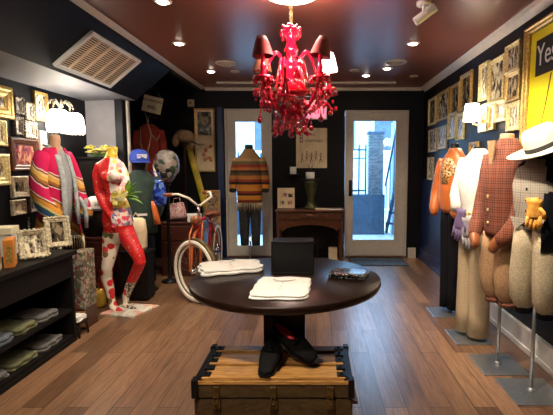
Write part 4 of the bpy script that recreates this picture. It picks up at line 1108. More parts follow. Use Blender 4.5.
def fig3():
    rz = R(-72); t = thing('mannequin', 'mannequin in brick checked shirt jacket and tan knickerbockers', 'mannequin', (1.215, 2.70, 0), rz, 'dressed mannequins along the right wall')
    stand(t, .6, (.29, .30), (.0, -.0), -rz)
    neck_form(t, 1.47, 1.53, M['skin'], .052)
    j = MB(); j.ell([(0, 0, .88, .165, .125), (0, 0, .92, .17, .13), (0, -.01, 1.05, .165, .125), (0, -.02, 1.18, .185, .14), (0, -.02, 1.3, .20, .135), (0, 0, 1.40, .185, .11), (0, .01, 1.46, .11, .08), (0, .01, 1.50, .068, .065)], 32, .015, 8, 5)
    j.build('jacket', M['brickcheck'], t)
    v = MB(); v.add([(-.05, -.088, 1.49), (.05, -.088, 1.49), (.0, -.165, 1.27)], [(0, 1, 2)]); 
    v = MB(); v.prism([(-.05, 1.49), (.05, 1.49), (0, 1.27)], -.012, .0)
    v.build('shirt_front', M['tan'], t, loc=(0, -.0, 0), rot=(0, 0, 0)).location = (0, -.125, -.005)
    for s in (-1, 1):
        c = MB(); c.prism([(s * .075, 1.49), (s * .045, 1.50), (0, 1.26), (s * .02, 1.255), (s * .09, 1.40)], -.01, .004); c.build('lapel', M['brickcheck'], t, loc=(0, -.135, 0), rot=(R(-4), 0, 0))
    for k in range(4):
        MB().ball((0, -.150 + .004 * abs(k - 1), 1.22 - k * .085), .011, .006, .011).build('button', M['palegold'], t)
    for s in (-1, 1):
        sleeve_mb([(s * .175, 0, 1.39), (s * .225, .0, 1.2), (s * .235, -.03, 1.02), (s * .21, -.10, .92), (s * .15, -.155, .86)], [.07, .075, .07, .06, .045]).build('sleeve', M['brickcheck'], t)
        sleeve_mb([(s * .165, -.145, .875), (s * .125, -.165, .84), (s * .10, -.168, .80)], [.04, .04, .03]).build('cuff', M['saddle'], t)
    l = MB()
    for s in (-1, 1):
        l.ell([(s * .082, -.0, .45, .045, .05), (s * .082, 0, .47, .06, .065), (s * .085, -.01, .51, .08, .09), (s * .088, -.01, .62, .098, .108), (s * .08, 0, .78, .092, .115), (s * .065, 0, .90, .092, .115)], 24, .03, 6, s + 12)
    l.build('knickerbockers', M['tan'], t)
    slim(t, .74, .88)
    for s in (-1, 1): MB().ell([(s * .061, 0, .425, .05, .054), (s * .061, 0, .455, .05, .054)], 16).build('knee_band', M['brickcheck'], t)

def fig4():
    rz = R(-60); t = thing('mannequin', 'mannequin in grey tweed waistcoat with yellow gloves, nearest on right', 'mannequin', (1.265, 2.36, 0), rz, 'dressed mannequins along the right wall')
    stand(t, .7, (.30, .30), (-.0, -.0), -rz)
    neck_form(t, 1.36, 1.40, M['blackform'], .055)
    MB().ball((0, -.01, 1.42), .075, .092, .045, 18, 12).build('head_form', M['blackform'], t)
    sh = MB(); sh.ell([(0, 0, .98, .155, .118), (0, -.01, 1.15, .178, .132), (0, -.01, 1.25, .185, .125), (0, 0, 1.33, .17, .10), (0, .01, 1.39, .09, .075), (0, .01, 1.42, .062, .06)], 28, .008, 8, 2); sh.build('dark_shirt', M['navyjacket'], t)
    v = MB(); v.ell([(0, 0, 1.00, .162, .124), (0, 0, 1.03, .165, .128), (0, -.01, 1.12, .175, .138), (0, -.015, 1.22, .187, .137), (0, -.005, 1.30, .178, .118), (0, .01, 1.365, .12, .092)], 30, .008, 8, 2); v.build('waistcoat', M['tweed'], t)
    for s in (-1, 1):
        v = MB(); v.prism([(0, 1.03), (s * .09, .965), (s * .13, 1.04)], -.008, 0); v.build('waistcoat_point', M['tweed'], t, loc=(0, -.122, 0))
    MB().ell([(0, 0, .975, .152, .118), (0, 0, 1.01, .153, .119)], 24).build('shirt_tail', M['shirtstripe'], t)
    for k in range(3): MB().ball((.004, -.152 + .003 * k, 1.2 - k * .06), .008, .005, .008).build('button', M['inkblack'], t)
    for s in (1,):
        sleeve_mb([(s * .17, .0, 1.32), (s * .235, .0, 1.18), (s * .26, -.01, 1.02), (s * .255, -.05, .90), (s * .25, -.07, .84)], [.07, .07, .065, .06, .055]).build('jacket_sleeve', M['navyjacket'], t)
    jk = MB(); rg_ = []
    for (z, rx_, ry_) in ((.86, .185, .15), (1.0, .178, .145), (1.15, .192, .152), (1.26, .196, .14), (1.33, .18, .118), (1.39, .11, .09)):
        rg_.append([(rx_ * math.cos(a), ry_ * math.sin(a), z) for a in [-math.pi / 2 + .62 + 3.9 * k / 21 for k in range(22)]])
    jk.loft(rg_, False, True, False); o = jk.build('jacket', M['navyjacket'], t); o.modifiers.new('th', 'SOLIDIFY').thickness = .01
    l = MB()
    for s in (-1, 1):
        l.ell([(s * .085, 0, .50, .055, .06), (s * .088, 0, .52, .068, .075), (s * .092, -.01, .56, .085, .095), (s * .092, -.01, .70, .092, .11), (s * .08, 0, .85, .092, .12), (s * .065, 0, 1.0, .09, .118)], 24, .02, 6, s + 22)
    l.build('knickerbockers', M['oatmeal'], t)
    for s in (-1, 1): MB().ell([(s * .085, 0, .47, .058, .062), (s * .085, 0, .505, .058, .062)], 16).build('knee_band', M['trouserblack'], t)
    glove(t, 'glove', M['yellowglove'], (.075, -.150, 1.15), (R(4), R(4), R(35)), .8, 'yellow leather glove')
    glove(t, 'glove', M['yellowglove'], (.050, -.155, 1.155), (R(4), R(-8), R(20)), .8, 'yellow leather glove behind')
    slim(t, .78, .9)
    # hat lies on the head form: its own thing
    h = thing('straw_hat', 'white straw hat with dark band on the nearest right mannequin', 'hat', (1.265, 2.34, 1.425), rz)
    h.rotation_euler = (R(6), R(-27), R(-12)); HS = 1.16
    b = MB(); n = 40
    def brim(r, z, lift=0): return [(HS * r * math.cos(2 * math.pi * j / n) * .97, HS * r * math.sin(2 * math.pi * j / n) * 1.05, HS * z + lift * (math.cos(4 * math.pi * j / n) * .5 + .5)) for j in range(n)]
    b.loft([brim(.088, .004), brim(.12, -.002), brim(.155, 0, .012), brim(.175, .004, .025), brim(.175, .008, .025), brim(.15, .005, .012), brim(.12, .004), brim(.088, .010)], False); b.build('brim', M['straw'], h)
    c = MB(); c.loft([brim(.088, .0), brim(.088, .02), brim(.085, .06), brim(.078, .09), brim(.066, .105), brim(.045, .102), brim(.02, .094), brim(.003, .092)], False); c.build('crown', M['straw'], h)
    MB().loft([brim(.0895, .006), brim(.0905, .008), brim(.0895, .030), brim(.0875, .031)], False).build('hat_band', M['inkblack'], h)
fig1(); fig2(); fig3(); fig4()

def sweater_fig():
    p = A(250, 200, 5.62)
    t = thing('mannequin', 'mannequin in striped fringed sweater and jeans before left glass door', 'mannequin', (p.x, 5.60, .012), 0)
    MB().lathe([(.15, 0), (.15, .008), (.03, .014), (.012, .02), (.012, .4)], n=28).build('base_plate', M['chrome'], t)
    neck_form(t, 1.48, 1.60, M['blackform'], .062)
    j = MB(); j.ell([(0, 0, .83, .185, .12), (0, 0, .9, .19, .125), (0, 0, 1.05, .195, .13), (0, 0, 1.2, .205, .13), (0, 0, 1.32, .21, .125), (0, 0, 1.42, .18, .105), (0, 0, 1.48, .12, .085), (0, 0, 1.525, .085, .075), (0, 0, 1.545, .08, .07)], 32, .008, 8, 5); j.build('sweater', M['sweater'], t)
    for s in (-1, 1):
        sleeve_mb([(s * .17, 0, 1.42), (s * .225, 0, 1.25), (s * .25, -.01, 1.08), (s * .245, -.03, 1.0)], [.07, .07, .06, .052]).build('sleeve', M['sweater'], t)
        sleeve_mb([(s * .246, -.03, 1.015), (s * .244, -.04, .98)], [.056, .052]).build('cuff', M['inkblack'], t)
    f = MB()
    for k in range(46):
        a = 2 * math.pi * k / 46; x, y = .185 * math.cos(a), .12 * math.sin(a)
        f.tube([(x, y, .84), (x * 1.02, y * 1.02, .79), (x * 1.0, y * 1.0, .735 + .012 * math.sin(k * 2.1))], [.006, .006, .003], 5)
    f.build('fringe', M['oatmeal'], t)
    l = MB()
    for s in (-1, 1): l.ell([(s * .085, 0, .26, .062, .07), (s * .085, 0, .4, .068, .075), (s * .085, 0, .6, .08, .09), (s * .08, 0, .75, .085, .10), (s * .07, 0, .85, .09, .105)], 20, .03, 6, s + 30)
    l.build('jeans', M['jeans'], t)
    slim(t, .88)
sweater_fig()

def serape_fig():
    t = thing('mannequin', 'mannequin in pink and orange striped serape jacket by the counter', 'mannequin', (-2.165, 3.50, 0), R(78))
    MB().lathe([(.15, 0), (.15, .01), (.03, .016), (.014, .02), (.014, .8)], n=28).build('base_plate', M['steel'], t)
    MB().ell([(0, .0, 1.36, .12, .09), (0, -.0, 1.44, .075, .07), (0, -.01, 1.50, .052, .055), (0, -.015, 1.55, .052, .055), (0, -.015, 1.58, .046, .05), (0, -.015, 1.585, .02, .02)], 22).build('neck_form', M['skin'], t)
    MB().ell([(0, 0, .80, .14, .11), (0, -.01, 1.0, .145, .125), (0, -.02, 1.2, .165, .135), (0, -.015, 1.32, .165, .12), (0, 0, 1.42, .12, .09), (0, 0, 1.45, .085, .075)], 26, .008, 7, 2).build('grey_shirt', M['greytee'], t)
    # open jacket: a loft with a front gap
    j = MB(); rings = []; n = 30
    for (z, rx_, ry_, gap) in ((.72, .29, .19, .62), (.82, .26, .175, .55), (.95, .215, .155, .50), (1.1, .205, .15, .46), (1.25, .205, .15, .42), (1.35, .20, .135, .40), (1.43, .165, .11, .45), (1.48, .105, .09, .6)):
        r = []
        for k in range(n):
            a = -math.pi / 2 + gap + (2 * math.pi - 2 * gap) * k / (n - 1)
            g = 1 + .03 * math.sin(7 * a + z * 9)
            r.append((rx_ * g * math.cos(a), ry_ * g * math.sin(a), z))
        rings.append(r)
    j.loft(rings, False, True, False)
    o = j.build('serape_jacket', M['serape'], t); md = o.modifiers.new('thick', 'SOLIDIFY'); md.thickness = .012
    for s in (-1, 1):
        sleeve_mb([(s * .165, 0, 1.42), (s * .25, -.01, 1.28), (s * .285, -.03, 1.12), (s * .27, -.10, .98), (s * .22, -.17, .90)], [.075, .088, .085, .082, .085], .8).build('sleeve', M['serape'], t)
        q = MB(); q.tube([(s * .05, .075, 1.50), (s * .085, .0, 1.49), (s * .075, -.10, 1.40), (s * .085, -.155, 1.22), (s * .095, -.165, 1.0), (s * .10, -.165, .84)], [.02, .028, .034, .034, .032, .03], 10, True, .45); q.build('lapel', M['greydenim'], t)
    f = MB()
    for k in range(40):
        a = -math.pi / 2 + .62 + (2 * math.pi - 1.24) * k / 39
        x, y = .29 * math.cos(a), .19 * math.sin(a); f.tube([(x, y, .73), (x * 1.03, y * 1.03, .66), (x * 1.02, y * 1.02, .60)], [.006, .005, .003], 5)
    f.build('fringe', M['creambox'], t)
    # the grey denim sleeve tied at the hip
    q = MB(); q.tube([(.17, -.13, 1.06), (.20, -.17, .98), (.19, -.19, .90), (.2, -.18, .80)], [.03, .045, .04, .03], 12, True, .6); q.tube([(.17, -.16, 1.0), (.22, -.17, 1.0), (.25, -.16, 1.04)], [.03, .03, .02], 10); q.build('tied_denim', M['greydenim'], t)
    slim(t, .70, .84)
    return t
serape_fig()

def painted_fig():
    base = Vector((-1.715, 3.77, 0))
    t = thing('painted_mannequin', 'headless mannequin painted in red poppies and flowers on splashed base', 'mannequin', base)
    pl = MB(); pl.add([(-.215, -.13, 0), (.11, -.20, 0), (.235, .10, 0), (-.12, .165, 0)] + [(-.215, -.13, .02), (.11, -.20, .02), (.235, .10, .02), (-.12, .165, .02)], [(3, 2, 1, 0), (4, 5, 6, 7), (0, 1, 5, 4), (1, 2, 6, 5), (2, 3, 7, 6), (3, 0, 4, 7)]); pl.build('base_plate', M['paintedplate'], t, bevel=.003)
    b = MB()
    def L(px, py, dy=0.):
        q = A(px, py, 3.77 + dy); return (q.x - base.x, q.y - base.y, q.z)
    # torso
    def C(px, py, rx_, ry_, dy=0.):
        q = L(px, py, dy); return (q[0], q[1], q[2], rx_, ry_)
    b.ell([C(117, 243, .04, .05), C(118, 232, .115, .10), C(118, 222, .135, .11), C(117, 212, .125, .105), C(117, 203, .098, .088), C(115, 194, .078, .072), C(113, 184, .088, .085), C(111.5, 175, .105, .10), C(110, 167, .11, .08), C(110.5, 162, .105, .06), C(111, 158, .055, .05), C(112, 152, .045, .045), C(112.5, 147, .045, .045)], 24)
    b.ball(L(115, 176, -.09), .05, .05, .05); b.ball(L(107, 177, -.08), .05, .045, .05)
    # legs
    b.tube([L(112.5, 232), L(110.5, 247), L(109, 258, -.02), L(107, 268, -.03), L(106.5, 277), L(110, 290), L(112, 304, .0)], [.082, .07, .058, .048, .05, .04, .029], 16)
    b.tube([L(124, 230), L(131, 243, -.03), L(138, 255, -.06), L(140, 262, -.07), L(137, 270, -.03), L(131, 283, .02), L(126, 296, .05), L(126, 302, .05)], [.085, .072, .058, .052, .049, .043, .033, .027], 16)
    # feet (heels raised as on a shoe last)
    b.tube([L(112, 301), L(113.5, 307, -.03), L(120, 312, -.06), L(126, 313.5, -.07)], [.036, .036, .03, .014], 12, True, .7)
    b.tube([L(126, 298, .05), L(126, 304, .04), L(132, 308.5, -.0), L(139, 310.5, -.02)], [.034, .034, .027, .013], 12, True, .7)
    # arms
    b.tube([L(101, 164.5), L(97.5, 174, .0), L(98.5, 190, .0), L(103, 204, -.04), L(110, 214, -.09), L(113, 219, -.125)], [.048, .045, .04, .035, .028, .023], 14)
    b.tube([L(118.5, 164.5), L(123.5, 173, -.02), L(126, 183, -.05), L(122, 190, -.10), L(117, 196, -.12)], [.046, .042, .038, .032, .025], 14)
    # hands, fingers splayed on hip and waist
    for (px, py, dy, sx) in ((114, 221, -.13, 1), (115, 198, -.12, -1)):
        b.ball(L(px, py, dy), .026, .014, .034)
        for k in range(4): b.tube([L(px - 1.6 + k * 1.1, py + 2, dy), L(px - 2.2 + k * 1.5, py + 7, dy - .008), L(px - 2.2 + k * 1.5 + .5, py + 9 - abs(k - 1.5), dy)], [.0105, .0095, .008], 8)
        b.tube([L(px + 2 * sx, py, dy), L(px + 4 * sx, py + 4, dy - .01)], [.011, .009], 8)
    b.build('painted_body', M['paintedbody'], t, remesh=.009, smooth_it=4)
    # leaf spray and yellow blossoms fixed at the waist
    for k in range(6):
        an = -.35 + k * .33
        q = [(.045 + .17 * u * math.cos(an * .9) * (1 - .25 * (k % 2)), -.09 - .03 * u, L(122, 197)[2] + .16 * u * math.sin(an) + .02 * math.sin(u * 3)) for u in [i / 5 for i in range(6)]]
        MB().tube(q, [.006, .016, .022, .02, .012, .002], 8, True, .3).build('leaf', M['leaf'], t)
    for k in range(7):
        p = L(114 + k * 1.9, 196 - 3 * math.sin(k * 1.4), -.13); fl = MB(); fl.ball(p, .012, .01, .012)
        for i in range(6): fl.ball((p[0] + .018 * math.cos(i * 1.047), p[1] - .004, p[2] + .018 * math.sin(i * 1.047)), .012, .006, .012, 7, 5)
        fl.build('blossom', M['flower'], t)
painted_fig()

def capped_fig():
    p = A(141, 200, 4.42)
    t = thing('mannequin', 'mannequin in dark green jacket under a blue cap in dark corner', 'mannequin', (p.x, 4.42, 0), R(25))
    MB().lathe([(.14, 0), (.14, .01), (.03, .016), (.014, .02), (.014, .9)], n=24).build('base_plate', M['blackmetal'], t)
    MB().ell([(0, 0, 1.22, .10, .08), (0, 0, 1.28, .05, .05), (0, -.01, 1.33, .075, .09), (0, -.01, 1.40, .08, .10), (0, 0, 1.45, .06, .08), (0, 0, 1.46, .02, .03)], 20).build('head_form', M['blackform'], t)
    MB().ell([(0, 0, .62, .19, .13), (0, 0, .8, .19, .135), (0, 0, 1.0, .185, .135), (0, 0, 1.12, .195, .125), (0, 0, 1.20, .18, .11), (0, 0, 1.26, .11, .085), (0, 0, 1.29, .07, .07)], 28, .02, 7, 9).build('jacket', M['darkgreen'], t)
    for s in (-1, 1): sleeve_mb([(s * .17, 0, 1.21), (s * .22, 0, 1.03), (s * .225, -.05, .88), (s * .17, -.13, .80)], [.07, .07, .062, .05]).build('sleeve', M['darkgreen'], t)
    l = MB()
    for s in (-1, 1): l.ell([(s * .08, 0, .10, .07, .08), (s * .08, 0, .4, .075, .085), (s * .07, 0, .66, .09, .10)], 18, .02, 6, 4)
    l.build('trousers', M['trouserblack'], t)
    MB().box(-.06, .06, -.006, 0, -.012, .012).build('paper_tag', M['white'], t, loc=(.0, -.155, .83), bevel=.001)
    slim(t, .8)
    h = thing('baseball_cap', 'bright blue baseball cap with white lettered patch', 'cap', (p.x, 4.42, 1.38), R(38))
    n = 28
    def rg(r, z): return [(r * math.cos(2 * math.pi * j / n), r * 1.12 * math.sin(2 * math.pi * j / n), z) for j in range(n)]
    MB().loft([rg(.098, 0), rg(.099, .03), rg(.092, .07), rg(.075, .10), rg(.045, .12), rg(.01, .127)], False).build('crown', M['denimblue'], h)
    v = MB(); vs = []
    for k in range(13):
        a = -math.pi + math.pi * k / 12; ca, sa = math.cos(a), math.sin(a)
        vs.append([(.092 * ca, .105 * sa, .006), (.092 * ca, .105 * sa - .085 * abs(sa) ** .7, -.012), (.092 * ca, .105 * sa - .085 * abs(sa) ** .7, -.018), (.092 * ca, .105 * sa, 0)])
    v.loft(vs, True, True, True); v.build('peak', M['denimblue'], h)
    pt = MB().box(-.05, .05, -.108, -.096, .028, .07).build('patch', M['white'], h, bevel=.004)
    text('lettering', 'METS', .042, M['denimblue'], h, (0, -.1095, .049), (R(90), 0, 0), .001)
    # blue bag hanging at the arm
    q = A(158, 193, 4.25)
    b = thing('blue_shiny_bag', 'shiny blue crumpled bag hanging beside green jacket', 'bag', (q.x, 4.30, q.z - .14))
    MB().ell([(0, 0, 0, .035, .03), (0, 0, .03, .06, .045), (0, 0, .1, .07, .05), (0, 0, .2, .055, .04), (0, 0, .25, .035, .03), (0, 0, .27, .04, .03)], 22, .08, 5, 3).build('sack', M['bluefoil'], b)
    MB().tube([(-.03, 0, .26), (-.06, .02, .33), (-.10, .05, .37), (-.02, .03, .34), (.03, 0, .26)], .005, 6).build('cord', M['denimblue'], b)
    q = A(153, 213, 4.25)
    s = thing('red_scarf', 'orange red patterned scarf hanging below the blue bag', 'scarf', (q.x, 4.28, q.z - .12))
    MB().ell([(.03, 0, 0, .035, .012), (.02, 0, .08, .032, .014), (.0, 0, .18, .026, .014), (-.01, 0, .24, .015, .01)], 16, .05, 3, 2).build('fabric', M['bikeorange'], s)
capped_fig()

# ------------------------------------------------------------------ alcove at rear left
def alcove():
    # red coat on the back of the recess
    p = A(141, 130, 5.3)
    t = thing('red_coat', 'dark red velour coat hanging in rear left alcove', 'coat', (p.x, 5.55, 0))
    MB().ell([(0, 0, .95, .17, .09), (0, 0, 1.2, .155, .085), (0, 0, 1.5, .15, .08), (0, 0, 1.75, .16, .075), (0, 0, 1.83, .12, .06), (0, 0, 1.88, .05, .045)], 26, .05, 6, 3).build('coat_body', M['redcoat'], t)
    for s in (-1, 1): sleeve_mb([(s * .14, 0, 1.79), (s * .19, 0, 1.5), (s * .19, -.02, 1.2)], [.055, .055, .05]).build('sleeve', M['redcoat'], t)
    MB().tube([(0, 0, 1.86), (0, 0, 1.96), (.03, 0, 1.99), (.03, .0, 1.97)], .005, 6).build('hanger_hook', M['steel'], t)
    MB().tube([(0, .30, 1.985), (0, 0, 1.985)], .01, 8).box(-.03, .03, .47, .49, 1.95, 2.02).tube([(0, .48, 1.985), (0, .3, 1.985)], .01).build('wall_peg', M['darkwood'], t)
    # sign
    a = A(141, 93, 5.3); b = A(163, 116, 5.3)
    t = thing('hanging_sign', 'white lettered sign board tilted in the dark alcove', 'sign', ((a.x + b.x) / 2, 5.30, (a.z + b.z) / 2))
    t.rotation_euler = (0, R(14), R(-10))
    MB().box(-.13, .13, 0, .012, -.10, .10).build('board', M['creambox'], t, bevel=.003)
    text('lettering', 'NO WAITING', .042, M['inkblack'], t, (0, -.002, .045), (R(90), 0, 0), .001)
    text('lettering', '400L', .06, M['inkblack'], t, (0, -.002, -.035), (R(90), 0, 0), .001)
    MB().tube([(-.10, .006, .10), (-.03, .006, .22)], .002, 5).tube([(.10, .006, .10), (-.03, .006, .22)], .002, 5).build('cord', M['steel'], t)
    # antler like pale branch leaning along jamb
    t = thing('pale_branch', 'pale forked branch standing by the white alcove jamb', 'branch', (-1.98, 4.95, 0))
    g = MB(); g.tube([(0, 0, 0), (.02, 0, .8), (-.02, .02, 1.4), (.05, .02, 1.7), (.0, .0, 1.95)], [.014, .013, .012, .010, .004]); g.tube([(-.02, .02, 1.4), (-.07, .0, 1.6), (-.06, 0, 1.8)], [.01, .008, .003]); g.tube([(.05, .02, 1.7), (.13, 0, 1.62), (.16, 0, 1.70)], [.009, .007, .003]); g.build('wood', M['fur'], t)
    # helmet on a stand
    p = A(166, 168, 4.74)
    t = thing('display_stand', 'dark stand carrying the painted helmet in alcove', 'stand', (p.x, 4.76, 0))
    MB().lathe([(.10, 0), (.10, .015), (.03, .03), (.02, .05), (.02, 1.09), (.04, 1.12), (.035, 1.14)], n=24).build('post', M['blackmetal'], t)
    t = thing('painted_helmet', 'round helmet painted white, black and red in alcove', 'helmet', (p.x, 4.76, 1.245))
    MB().lathe([(.118, 0), (.135, .03), (.142, .09), (.137, .15), (.115, .21), (.075, .25), (.03, .268), (.004, .27)], n=32).build('shell', M['helmet'], t)
    MB().ell([(0, .0, -.10, .05, .06), (0, -.01, -.05, .085, .10), (0, -.01, .0, .11, .125), (0, 0, .03, .125, .13)], 24).build('chin_guard', M['helmet'], t)
    MB().ball((-.05, -.115, .04), .028, .02, .03).build('eye_hole', M['blackform'], t)
    MB().ball((.045, -.115, .04), .028, .02, .03).build('eye_hole', M['blackform'], t)
    MB().tube([(-.12, -.06, .1), (-.08, -.13, .0), (-.02, -.15, -.14), (.02, -.14, -.26)], [.014, .014, .014, .012], 8, True, .4).build('strap', M['creambox'], t)
    # hat on stand
    p = A(184, 142, 5.58)
    t = thing('hat_stand', 'dark hat stand holding the tan fur hat in alcove', 'stand', (p.x, 5.58, 0))
    MB().lathe([(.11, 0), (.11, .015), (.03, .03), (.02, .06), (.018, 1.58), (.06, 1.62), (.055, 1.64)], n=24).build('post', M['darkwood'], t)
    t = thing('fur_hat', 'tan fur hat with ear flap beside gilt picture', 'hat', (p.x, 5.58, 1.645), R(20)); t.rotation_euler = (0, R(12), R(20))
    MB().lathe([(.10, 0), (.125, .02), (.13, .07), (.115, .12), (.07, .155), (.01, .165)], n=28).build('crown', M['fur'], t)
    MB().ball((.10, -.05, .0), .05, .03, .09).build('ear_flap', M['fur'], t)
    MB().ball((-.10, -.05, .0), .05, .03, .09).build('ear_flap', M['fur'], t)
    MB().tube([(.08, -.1, .02), (.2, -.13, .0), (.26, -.13, .03)], [.01, .009, .005]).build('tie', M['black'], t)
    # small white security box
    p = A(190.5, 103, 6.0)
    t = thing('white_wall_box', 'tiny white sensor box high on alcove back wall', 'sensor', (p.x, YB, p.z))
    MB().box(-.045, .045, -.04, 0, -.05, .05).build('case', M['grille'], t, bevel=.006); MB().ball((0, -.04, 0), .014).build('lens', M['black'], t)
    # mahogany chest
    t = thing('mahogany_chest', 'dark red wood chest of drawers behind the bicycle', 'chest', (-1.62, 5.18, 0))
    MB().box(-.24, .24, -.19, .19, .0, .64).build('body', M['cabinetwood'], t, bevel=.005)
    MB().box(-.26, .26, -.21, .20, .64, .665).build('top', M['cabinetwood'], t, bevel=.006)
    for k in range(3):
        d = MB().box(-.22, .22, -.205, -.19, .05 + k * .195, .225 + k * .195).build('drawer', M['cabinetwood'], t, bevel=.006)
        for s in (-1, 1): MB().ball((s * .12, -.21, .137 + k * .195), .014).build('knob', M['brass'], d)
    # on the chest
    a = A(177, 222, 5.05)
    t = thing('print_bag', 'pink printed cloth bag lying on the mahogany chest', 'bag', (a.x, 5.06, .69), R(-12)); t.rotation_euler = (R(-14), R(-8), R(-12))
    MB().ell([(0, 0, 0, .10, .045), (0, 0, .03, .115, .055), (0, 0, .12, .105, .05), (0, 0, .19, .09, .035), (0, 0, .20, .08, .02)], 24, .03, 5, 2, pw=3).build('pouch', M['pinkprint'], t)
    MB().tube([(-.05, -.0, .19), (-.04, -.0, .26), (.04, 0, .26), (.05, 0, .19)], .006, 6).build('strap', M['pinkprint'], t)
    a = A(194, 226, 5.05)
    t = thing('white_shoe_box', 'flat white box on the chest corner behind handlebar', 'box', (a.x, 5.07, .666), R(18))
    MB().box(-.08, .08, -.10, .10, 0, .055).build('box', M['white'], t, bevel=.003); MB().box(-.084, .084, -.104, .104, .055, .085).build('lid', M['white'], t, bevel=.003)
    # yellow ski leaning
    a = A(190, 160, 5.82); b = A(207, 206, 5.5)
    t = thing('yellow_ski', 'long yellow ski leaning diagonally in alcove by gilt picture', 'ski', (-1.36, 5.88, 0))
    top = Vector((-1.79, 5.97, 1.58)) - Vector((-1.36, 5.88, 0))
    k = MB(); nn = 12
    L_ = [Vector((0, 0, .01)) + top * (i / nn) for i in range(nn + 1)]; L_.append(top * 1.02 + Vector((0, -.05, .04)))
    k.tube(L_, [.045] * nn + [.04, .012], 10, True, .25); k.build('blade', M['skiyellow'], t)
    q = top * .45; MB().cbox(q + Vector((.0, -.02, 0)), (.06, .05, .12)).build('binding', M['steel'], t, bevel=.004)
    # floral panel
    a = A(206, 190, 5.75); b = A(222, 255, 5.75)
    t = thing('floral_screen', 'small framed floral screen standing behind the bicycle handlebar', 'screen', ((a.x + b.x) / 2, 5.70, 0))
    w = (b.x - a.x) / 2
    MB().box(-w + .02, w - .02, 0, .015, .05, a.z - .02).build('panel', M['floralpanel'], t)
    f = MB(); f.box(-w, -w + .025, -.012, .025, 0, a.z); f.box(w - .025, w, -.012, .025, 0, a.z); f.box(-w + .025, w - .025, -.012, .025, a.z - .03, a.z); f.box(-w + .025, w - .025, -.012, .025, .03, .07); f.build('frame', M['slat'], t, bevel=.003)
alcove()

